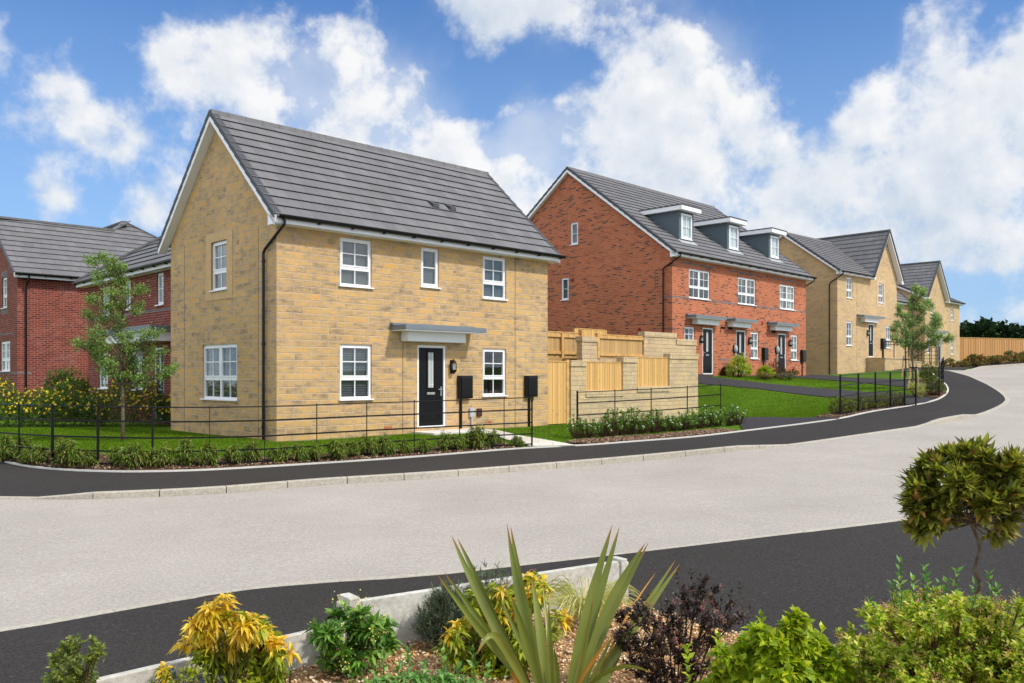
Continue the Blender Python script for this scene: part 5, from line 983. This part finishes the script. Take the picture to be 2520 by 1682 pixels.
def clump_bush(loc,clumps,lm,ll,lw,nwh,label,name,cat='shrub',top=None,tilt=1.15,droop=.3,dens=1.0,stem='twig',flower=None,group=None,rings=2):
    """clumps: (x,y,z,r,ntips) in world metres; every tip carries rosettes of leaves; top=(material,share of clump tips, min z)"""
    e=empty(name,loc,0,label,cat,group); o=np.array(loc); T=[];A_=[]; st=MB()
    for (x,y,z,r,n) in clumps:
        c=np.array([x,y,z])-o; q=ball(max(3,int(n*dens)),.6); q[:,2]=q[:,2]*.8; t=c+q*r; T.append(t); A_.append(nrm(q+np.array([0,-.15,.75])))
        for k in t[::4]: b=Vector((c[0]*.25,c[1]*.25,0)); st.tube([b,Vector(c)*.7+Vector((0,0,c[2]*.05)),Vector(k)],[.005,.0035,.0015],4,False)
    st.build('stems',stem,e); T=np.concatenate(T);A_=np.concatenate(A_)
    def put(nm,m,idx):
        if len(idx)==0: return
        P=[];D=[]
        for j in range(rings): p,d=whorl(T[idx]-A_[idx]*(.02*j),A_[idx],nwh,tilt+.25*j,.22); P.append(p);D.append(d)
        P=np.concatenate(P);D=np.concatenate(D); leaves(nm,m,P,D,rng.uniform(.7,1.15,len(P))*ll,rng.uniform(.85,1.15,len(P))*lw,e,droop=droop,fold=.2)
    if top: u=(T[:,2]+o[2]>top[2])&(rng.random(len(T))<top[1]); put('foliage',lm,np.where(~u)[0]); put('bright_foliage',top[0],np.where(u)[0])
    else: put('foliage',lm,np.arange(len(T)))
    if flower:
        fm,n,fs,h=flower; i=rng.choice(len(T),n); q=np.repeat(T[i],26,0)+rng.normal(0,1,(n*26,3))*[.011,.011,.016]*np.array(h)+A_[i].repeat(26,0)*(.05 if fm=='bud_yellow' else .025); leaves('flowers',fm,q,rng.normal(0,1,(len(q),3))+[0,0,1],fs,fs*.8,e,simple=True,droop=0)
    return e
def W(u,v,Y): return ((u-1260)*Y/2077,Y,1.477-(v-924.3)*Y/2077)
def CL(rows,Y,n=14,dy=.12):
    return [(*[a for a in W(u,v,Y+random.uniform(-dy,dy))],r*Y/2077,max(4,int(n*(r/30)**2))) for u,v,r in rows]
# yellow pieris, left
clump_bush((-1.42,4.35,GZ),CL([(540,1500,38),(500,1530,30),(580,1535,38),(620,1550,38),(650,1570,30),(480,1585,36),(540,1590,50),(600,1610,55),(655,1620,45),(690,1600,28),(500,1650,50),(560,1670,55),(640,1680,50),(590,1730,60),(680,1660,28)],4.35,7),'leaf_pieris_green',.074,.021,9,'pieris shrub with golden yellow top leaves in front of the low wall, at left','pieris_shrub',top=('leaf_pieris_yellow',.8,.06),flower=('flower_dusty',4,.008,1.2))
clump_bush((-1.62,4.05,GZ),CL([(400,1660,22),(430,1680,30),(390,1700,26),(460,1700,26)],4.05,11),'leaf_pieris_green',.05,.018,8,'small low pieris sprig below the large golden one','pieris_shrub',top=('leaf_pieris_yellow',.4,.0),flower=('flower_dusty',1,.008,1))
# central pieris behind the phormium
clump_bush((-.1,5.0,GZ),CL([(1130,1560,34),(1110,1600,30),(1165,1480,30),(1290,1450,34),(1215,1470,36),(1190,1520,44),(1240,1510,44),(1270,1560,48),(1200,1580,52),(1160,1600,34),(1250,1620,52),(1300,1590,40),(1150,1640,30),(1220,1660,44),(1310,1640,36),(1340,1560,24),(1375,1525,24),(1310,1430,34),(1325,1460,34),(1300,1480,30),(1370,1560,22)],4.95,9),'leaf_pieris_green',.07,.021,8,'yellow-green pieris with pink flower sprays behind the phormium','pieris_shrub',top=('leaf_pieris_yellow',.35,.0),flower=('flower_dusty',14,.012,1.5))
# skimmia
clump_bush((-.95,4.95,GZ),CL([(850,1520,34),(900,1530,36),(800,1560,30),(850,1570,42),(905,1570,38),(940,1545,20),(945,1580,20),(830,1610,38),(890,1620,40),(790,1550,22),(860,1650,28),(950,1600,18)],4.95,8),'leaf_skimmia',.08,.025,8,'green skimmia with upright yellow flower heads against the low wall','skimmia_shrub',tilt=1.05,droop=.1,flower=('bud_yellow',24,.014,2.0))
# lavender
shrub((-.4,5.42,GZ),.24,.17,.36,'leaf_lavender',9500,.05,.005,'grey-green lavender cushion against the wall left of the phormium','lavender','plant',tips=420,up=.9,low=.02,tilt=.6,droop=0,fold=.1,n=7,simple=True)
shrub((-.12,5.75,GZ),.25,.12,.42,'leaf_lavender',3500,.05,.005,'grey-green lavender mound behind the phormium leaves','lavender','plant',tips=260,up=.9,low=.02,tilt=.6,droop=0,fold=.1,n=7,simple=True)
def tuft(loc,n,h,r,lm,label,name='grass_tuft',w=.006,droopy=1.0):
    e=empty(name,loc,0,label,'plant'); V=[];F=[];A=[]
    for i in range(n):
        a=random.uniform(0,6.283); s=r*random.uniform(.3,1.15); L_=h*random.uniform(.6,1.1); d=Vector((math.cos(a),math.sin(a),0)); b=d*random.uniform(0,.03)
        sword(V,F,A,[b,b+d*s*.3+Vector((0,0,L_*.6)),b+d*s*.75+Vector((0,0,L_*(1-.1*droopy))),b+d*s*1.15+Vector((0,0,L_*(1-.55*droopy)))],w,fold=.2)
    npmesh('leaves',V,F,lm,e,attr=A); return e
tuft((.5,5.8,GZ),230,.32,.34,'leaf_carex','arching variegated cream and green grass tuft at the wall end')
tuft((-1.75,4.05,GZ),40,.16,.2,'leaf_carex','small straw coloured grass tuft beside the low wall end',w=.005)
def sprigs(loc,spots,lm,ll,lw,label,name='leafy_shoots'):
    e=empty(name,loc,0,label,'plant'); o=Vector(loc); P=[];D=[]; st=MB()
    for (u,v,v2,Y) in spots:
        t=Vector(W(u,v,Y))-o; b=Vector(W(u+random.uniform(-12,12),v2,Y))-o; mm=b.lerp(t,.55)+Vector((random.uniform(-.018,.018),random.uniform(-.02,.02),0)); st.tube([b,mm,t],[.0025,.0018,.001],4,False); n=max(4,int((v2-v)/11)); ax=(t-b).normalized()
        for k in range(n):
            c=b.lerp(t,(k+1)/n); f=1-.45*(k/n)
            for s in (0,1):
                a=k*1.57+s*math.pi+random.uniform(-.3,.3); d=Vector((math.cos(a),math.sin(a)*.8,.55+.6*k/n)); P.append(tuple(c)); D.append(tuple(d*f))
    st.build('stems','twig',e); P=np.array(P);D=np.array(D); leaves('foliage',lm,P,D,rng.uniform(.75,1.1,len(P))*ll,rng.uniform(.8,1.1,len(P))*lw,e,droop=.05); return e
# dark physocarpus
clump_bush((.86,4.45,GZ),CL([(1530,1510,26),(1575,1515,30),(1610,1540,28),(1660,1545,30),(1700,1500,26),(1745,1530,26),(1790,1530,20),(1703,1445,13),(1722,1465,20),(1680,1468,20),(1760,1482,18),(1640,1500,20),(1800,1490,14),(1820,1520,16),(1730,1430,10),(1760,1450,9),(1590,1480,16),(1545,1570,36),(1620,1585,40),(1690,1590,38),(1750,1580,26),(1600,1640,46),(1680,1650,40),(1730,1640,22),(1640,1720,52),(1550,1630,22)],4.45,24,.2),'leaf_dark_purple',.028,.013,6,'dark purple leaved shrub dotted with dusty pink seed heads, right of the phormium','purple_shrub',tilt=.9,droop=.05,flower=('flower_dusty',100,.0085,.6),dens=1.0)
sprigs((.86,4.5,GZ),[(1700,1405,1540,4.5),(1723,1420,1560,4.5),(1680,1440,1540,4.55),(1755,1445,1560,4.5),(1735,1450,1560,4.6),(1820,1440,1560,4.5),(1800,1460,1570,4.4),(1845,1500,1570,4.5),(1665,1405,1530,4.6),(1625,1470,1560,4.5),(1775,1470,1570,4.55),(1640,1455,1560,4.4)],'leaf_dark_purple',.03,.012,'wispy dark upright twigs rising out of the purple shrub','leafy_twigs')
# golden and green shrubs at the lower right
clump_bush((1.3,3.85,GZ),CL([(1800,1620,36),(1850,1600,40),(1900,1590,40),(1950,1560,40),(2000,1590,40),(1780,1680,50),(1850,1670,55),(1920,1650,60),(1990,1660,55),(2050,1640,40),(1730,1720,44),(1830,1740,60),(1930,1740,60),(2030,1720,60),(1955,1530,26),(1870,1555,22)],3.85,11),'leaf_gold',.056,.034,7,'bright lime green shrub with lobed leaves at the bottom right of the bed','golden_shrub',tilt=1.0,droop=.15,rings=3)
clump_bush((2.15,4.0,GZ),CL([(2300,1600,95),(2400,1600,95),(2200,1660,85),(2480,1640,85),(2340,1530,60),(2230,1560,60),(2440,1550,60),(2230,1485,36),(2290,1475,32),(2350,1500,40),(2410,1500,36),(2470,1515,40),(2150,1520,34),(2200,1530,44),(2270,1530,50),(2340,1540,55),(2410,1550,55),(2490,1570,50),(2085,1560,24),(2110,1600,40),(2170,1590,44),(2240,1600,60),(2310,1620,62),(2390,1630,66),(2470,1640,62),(2060,1620,30),(2080,1680,46),(2150,1670,50),(2220,1700,70),(2310,1710,74),(2420,1710,74),(2530,1600,50),(2550,1680,60),(2525,1500,28)],4.0,21,.28),'leaf_fresh',.031,.0155,6,'large rounded green and yellow shrub with tiny pink flowers under the bay tree','bushy_shrub',tilt=.95,droop=.05,rings=2,flower=('flower_pink',300,.0075,.9))
sprigs((2.1,3.9,GZ),[(2215,1385,1520,4.0),(2275,1400,1500,4.05),(2245,1430,1500,3.9),(2400,1440,1510,3.9),(2455,1450,1520,4.1),(2140,1480,1560,4.0),(2355,1410,1470,3.95),(2435,1415,1480,4.0),(2195,1440,1500,4.0),(2310,1440,1490,4.1),(2500,1470,1540,4.0),(2330,1435,1480,4.0)],'leaf_mint',.045,.02,'upright pale green shoots rising out of the large shrub at the right')
sprigs((1.25,3.8,GZ),[(1955,1510,1600,3.9),(1875,1520,1610,3.9),(1925,1545,1620,3.85),(2020,1550,1620,3.9),(1765,1570,1680,3.8),(1690,1600,1700,3.75)],'leaf_gold',.045,.024,'upright lime green shoots rising out of the golden shrub')
sprigs((-.55,3.75,GZ),[(945,1590,1700,3.8),(1005,1600,1700,3.8),(1090,1610,1700,3.8),(1165,1605,1700,3.85),(925,1650,1720,3.75),(980,1640,1720,3.7),(1040,1640,1720,3.75),(1130,1645,1720,3.7),(1200,1650,1720,3.75)],'leaf_mint',.045,.024,'fresh green leafy shoots at the front edge of the gravel')
clump_bush((-.5,3.72,GZ),CL([(960,1700,40),(1020,1680,34),(1080,1690,44),(1140,1700,40),(1180,1700,34),(920,1690,24)],3.72,13),'leaf_mint',.036,.018,6,'low spreading mat of fresh green leaves at the bottom centre','ground_shrub',dens=1.0,flower=('flower_pink',8,.006,.6))
# box and slate shrubs at the lower left
clump_bush((-2.05,3.95,GZ),CL([(140,1620,28),(180,1590,28),(220,1610,26),(235,1580,14),(160,1650,38),(210,1660,36),(130,1690,34),(180,1700,44),(230,1690,24),(245,1600,10)],3.95,15),'leaf_box',.026,.014,6,'small rounded box shrub at the bottom left corner','box_shrub',tilt=.9,droop=0,rings=3)
clump_bush((-1.5,3.85,GZ),CL([(430,1660,16),(460,1680,24),(500,1670,20),(400,1690,20),(540,1680,20),(480,1710,36),(360,1690,10)],3.85,14),'leaf_slate',.018,.009,6,'fine slate grey leaved shrub in front of the golden pieris','slate_shrub',tilt=.8,droop=0,rings=3)
for (x,y,l) in ((-1.22,4.55,'tiny green seedling in the gravel beside the low wall'),(-.85,4.35,'tiny dark green seedling in the gravel below the skimmia')): shrub((x,y,GZ),.05,.05,.07,'leaf_mint',160,.02,.01,l,'seedling','plant',tips=18)
# bay tree with a twisted stem
def bay():
    Y=4.6; b=Vector(W(2398,1500,Y)); b.z=GZ; e=empty('bay_tree',tuple(b),0,'small bay tree with round leafy crown on a twisted bare stem at the right edge','tree'); k=2.5617
    S=[px(x,y,k,1920,1070,Y)-b for x,y in ((1205,560),(1225,610),(1262,680),(1275,740),(1240,790),(1212,835),(1225,880),(1270,925),(1272,955),(1235,985),(1215,1030),(1235,1200))]; S[-1].z=-.02
    q=resample([tuple(s) for s in S],.02)
    for _ in range(3): q[1:-1]=.5*q[1:-1]+.25*(q[:-2]+q[2:])
    m=MB(); m.tube([Vector(p) for p in q],[.009+.005*i/len(q) for i in range(len(q))],10); T=[];A_=[]
    for (x,y,r) in ((1230,140,90),(1080,170,80),(950,240,80),(880,330,80),(1100,300,110),(1250,280,110),(1380,230,90),(1480,200,70),(1500,330,90),(1600,300,90),(1640,400,70),(1400,380,90),(1200,420,90),(1000,430,100),(860,440,70),(880,590,60),(960,560,50),(1090,530,50),(1400,520,60),(1350,620,45),(1440,580,40),(1300,460,70),(1560,430,60)):
        c=px(x,y,k,1920,1070,Y+random.uniform(-.16,.16))-b; rr=r/k*Y/2077*.85; n=int(9*(r/70)**2)+3; t=np.array(tuple(c))+ball(n,.6)*rr; T.append(t); A_.append(nrm(t-np.array([0.05,0,1.0])+np.array([0,-.05,.12])))
        j=Vector(q[0]); m.tube([j,j.lerp(c,.5)+Vector((0,0,-.03)),c],[.006,.004,.002],5,False)
    m.build('trunk','bark',e,smooth=True); T=np.concatenate(T);A_=np.concatenate(A_); P=[];D=[]
    for j in range(2): p,d=whorl(T-A_*.018*j,A_,6,.55+.5*j,.22); P.append(p);D.append(d)
    P=np.concatenate(P);D=np.concatenate(D); leaves('crown','leaf_bay',P,D,rng.uniform(.75,1.15,len(P))*.092,rng.uniform(.85,1.1,len(P))*.032,e,droop=.02,fold=.18)
bay()
# ------------------------------------------------------------ sun and sky
SUN_EL,SUN_AZ=47,math.degrees(math.atan2(.86,-.5))     # azimuth clockwise from +Y
sd=Vector((math.sin(R(SUN_AZ))*math.cos(R(SUN_EL)),math.cos(R(SUN_AZ))*math.cos(R(SUN_EL)),math.sin(R(SUN_EL))))
l=bpy.data.lights.new('sun','SUN'); l.energy=SUN_E; l.angle=R(2.5); l.color=(1,.95,.87); lo=bpy.data.objects.new('sun',l); COL.objects.link(lo); lo.rotation_euler=sd.to_track_quat('Z','Y').to_euler()
w=bpy.data.worlds.new('World'); scene.world=w; w.use_nodes=True; nt=NT(w.node_tree)
sky=nt.new('ShaderNodeTexSky',sky_type='NISHITA',sun_disc=False,sun_elevation=R(SUN_EL),sun_rotation=R(SUN_AZ)); sky.air_density=1.0; sky.dust_density=.3; sky.ozone_density=2.5
d=nt.new('ShaderNodeTexCoord').outputs['Generated']; dx,dy,dz=nt.sep(d)
az=nt.m('ARCTAN2',dx,dy); el=nt.m('ARCSINE',nt.m('MINIMUM',nt.m('MAXIMUM',dz,-1.0),1.0)); p2=nt.comb(az,el,0)
warp=nt.noise(d,5,3,.6,o=1); wv=nt.vm('MULTIPLY',nt.vm('SUBTRACT',warp,(.5,.5,.5)),(.085,.085,0)); pw=nt.vm('ADD',p2,wv)
BL=[(490,150,110,60,1),(430,130,60,45,.8),(620,190,90,70,1),(760,130,110,75,1.1),(880,170,120,95,1.1),(720,260,190,100,1.1),(960,260,90,70,.9),(860,330,150,70,1),(1060,350,120,55,1),(1010,250,60,50,.7),
    (205,290,95,70,.95),(240,350,85,75,.85),(120,200,60,35,.7),(60,450,90,50,.8),(130,490,60,40,.6),(360,520,80,55,.9),(430,440,60,60,.45),(480,330,70,60,.6),
    (1300,15,240,60,1.1),(1500,0,140,35,.9),(1190,20,90,25,.6),
    (1650,160,110,70,1.3),(1760,220,100,100,1.2),(1600,270,100,100,1.2),(1340,310,110,60,1.1),(1290,410,100,80,1.1),(1480,430,190,110,1.2),(1700,400,190,130,1.3),(1850,520,200,90,1.1),(2060,480,150,70,1.1),(2220,400,160,110,1.3),(2330,320,150,100,1.2),(2450,330,140,130,1.2),(2270,70,70,60,1.3),(2250,170,50,60,1),(2200,250,70,50,.8),(2475,140,80,60,1.1),(2150,560,360,50,.8),(2400,560,250,50,.8),(2450,640,160,55,.85),(1000,390,130,50,1),(1160,400,90,45,1),(2150,640,200,40,.7),(1900,650,200,40,.6),(1250,330,50,50,.6),(1390,560,150,60,.9),(2420,760,200,40,.6),(1700,600,500,50,.75),(1450,300,60,40,.7),(2480,430,120,60,.9)]
tot=None
for (u,v,ru,rv,a) in BL:
    A=math.atan((u-1260)/2077); c=math.cos(A); E_=math.atan((924.3-v)*c/2077); ra=ru/2077*c*c*1.14; re=rv/2077*c*1.14
    q=nt.vm('MULTIPLY',nt.vm('SUBTRACT',pw,(A,E_,0)),(1/ra,1/re,0)); dd=nt.vm('DOT_PRODUCT',q,q,o=1)
    g_=nt.m('MULTIPLY',nt.m('POWER',2.718,nt.m('MULTIPLY',dd,-1.0)),float(a)); tot=g_ if tot is None else nt.m('ADD',tot,g_)
rest=nt.new('ShaderNodeMapRange'); rest.inputs[1].default_value=.62; rest.inputs[2].default_value=.95; rest.inputs[3].default_value=0; rest.inputs[4].default_value=1.0; nt.put(rest.inputs[0],nt.m('ABSOLUTE',az))  # unseen clouds beside and behind the view, added to raise ambient light
hi=nt.new('ShaderNodeMapRange'); hi.inputs[1].default_value=.6; hi.inputs[2].default_value=.9; hi.inputs[3].default_value=0; hi.inputs[4].default_value=.7; nt.put(hi.inputs[0],el)  # unseen overhead cloud, added for more ambient fill
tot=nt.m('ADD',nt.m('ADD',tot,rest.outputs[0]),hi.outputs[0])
def mr(x,a,b,c=0.0,e=1.0,smooth=True):
    n=nt.new('ShaderNodeMapRange'); n.interpolation_type='SMOOTHSTEP' if smooth else 'LINEAR'
    for i_,v_ in enumerate((a,b,c,e)): n.inputs[i_+1].default_value=v_
    nt.put(n.inputs[0],x); return n.outputs[0]
def field(off,dt_=9):
    dd_=nt.vm('ADD',d,off); a=nt.noise(dd_,7,dt_,.58); b=nt.noise(dd_,21,dt_-4,.6)
    return nt.m('ADD',nt.m('MULTIPLY',nt.m('SUBTRACT',a,.5),4.6),nt.m('MULTIPLY',nt.m('SUBTRACT',b,.5),1.7))
nf=field((0,0,0)); nf2=field((.012,0,.022),6)
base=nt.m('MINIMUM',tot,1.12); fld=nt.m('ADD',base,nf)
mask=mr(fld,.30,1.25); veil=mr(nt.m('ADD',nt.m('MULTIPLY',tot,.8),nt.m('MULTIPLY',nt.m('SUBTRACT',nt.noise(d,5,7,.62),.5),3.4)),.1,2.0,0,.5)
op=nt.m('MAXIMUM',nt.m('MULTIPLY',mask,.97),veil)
lit=nt.m('MULTIPLY',nt.m('SUBTRACT',nf,nf2),.55)           # denser towards the sun side -> shaded
sh=nt.m('ADD',nt.m('ADD',.34,nt.m('MULTIPLY',lit,-1.0)),nt.m('MULTIPLY',nt.m('SUBTRACT',nt.noise(d,3.5,5,.6),.5),1.7),clamp=True)
ccol=nt.mix(sh,(1.02*CLD,1.02*CLD,1.02*CLD),(.60*CLD,.70*CLD,.83*CLD))
boost=nt.m('ADD',nt.m('MULTIPLY_ADD',rest.outputs[0],.6,1.0),nt.m('MULTIPLY',hi.outputs[0],.5)); ccol=nt.mix(1,ccol,nt.comb(boost,boost,boost),'MULTIPLY')  # the added off-view clouds are brightened further as fill light
low=mr(el,0,.50,.85,.0,False); sk=nt.mix(1,sky.outputs[0],SKYT,'MULTIPLY'); sk=nt.mix(low,sk,(.50*CLD,.70*CLD,.95*CLD))
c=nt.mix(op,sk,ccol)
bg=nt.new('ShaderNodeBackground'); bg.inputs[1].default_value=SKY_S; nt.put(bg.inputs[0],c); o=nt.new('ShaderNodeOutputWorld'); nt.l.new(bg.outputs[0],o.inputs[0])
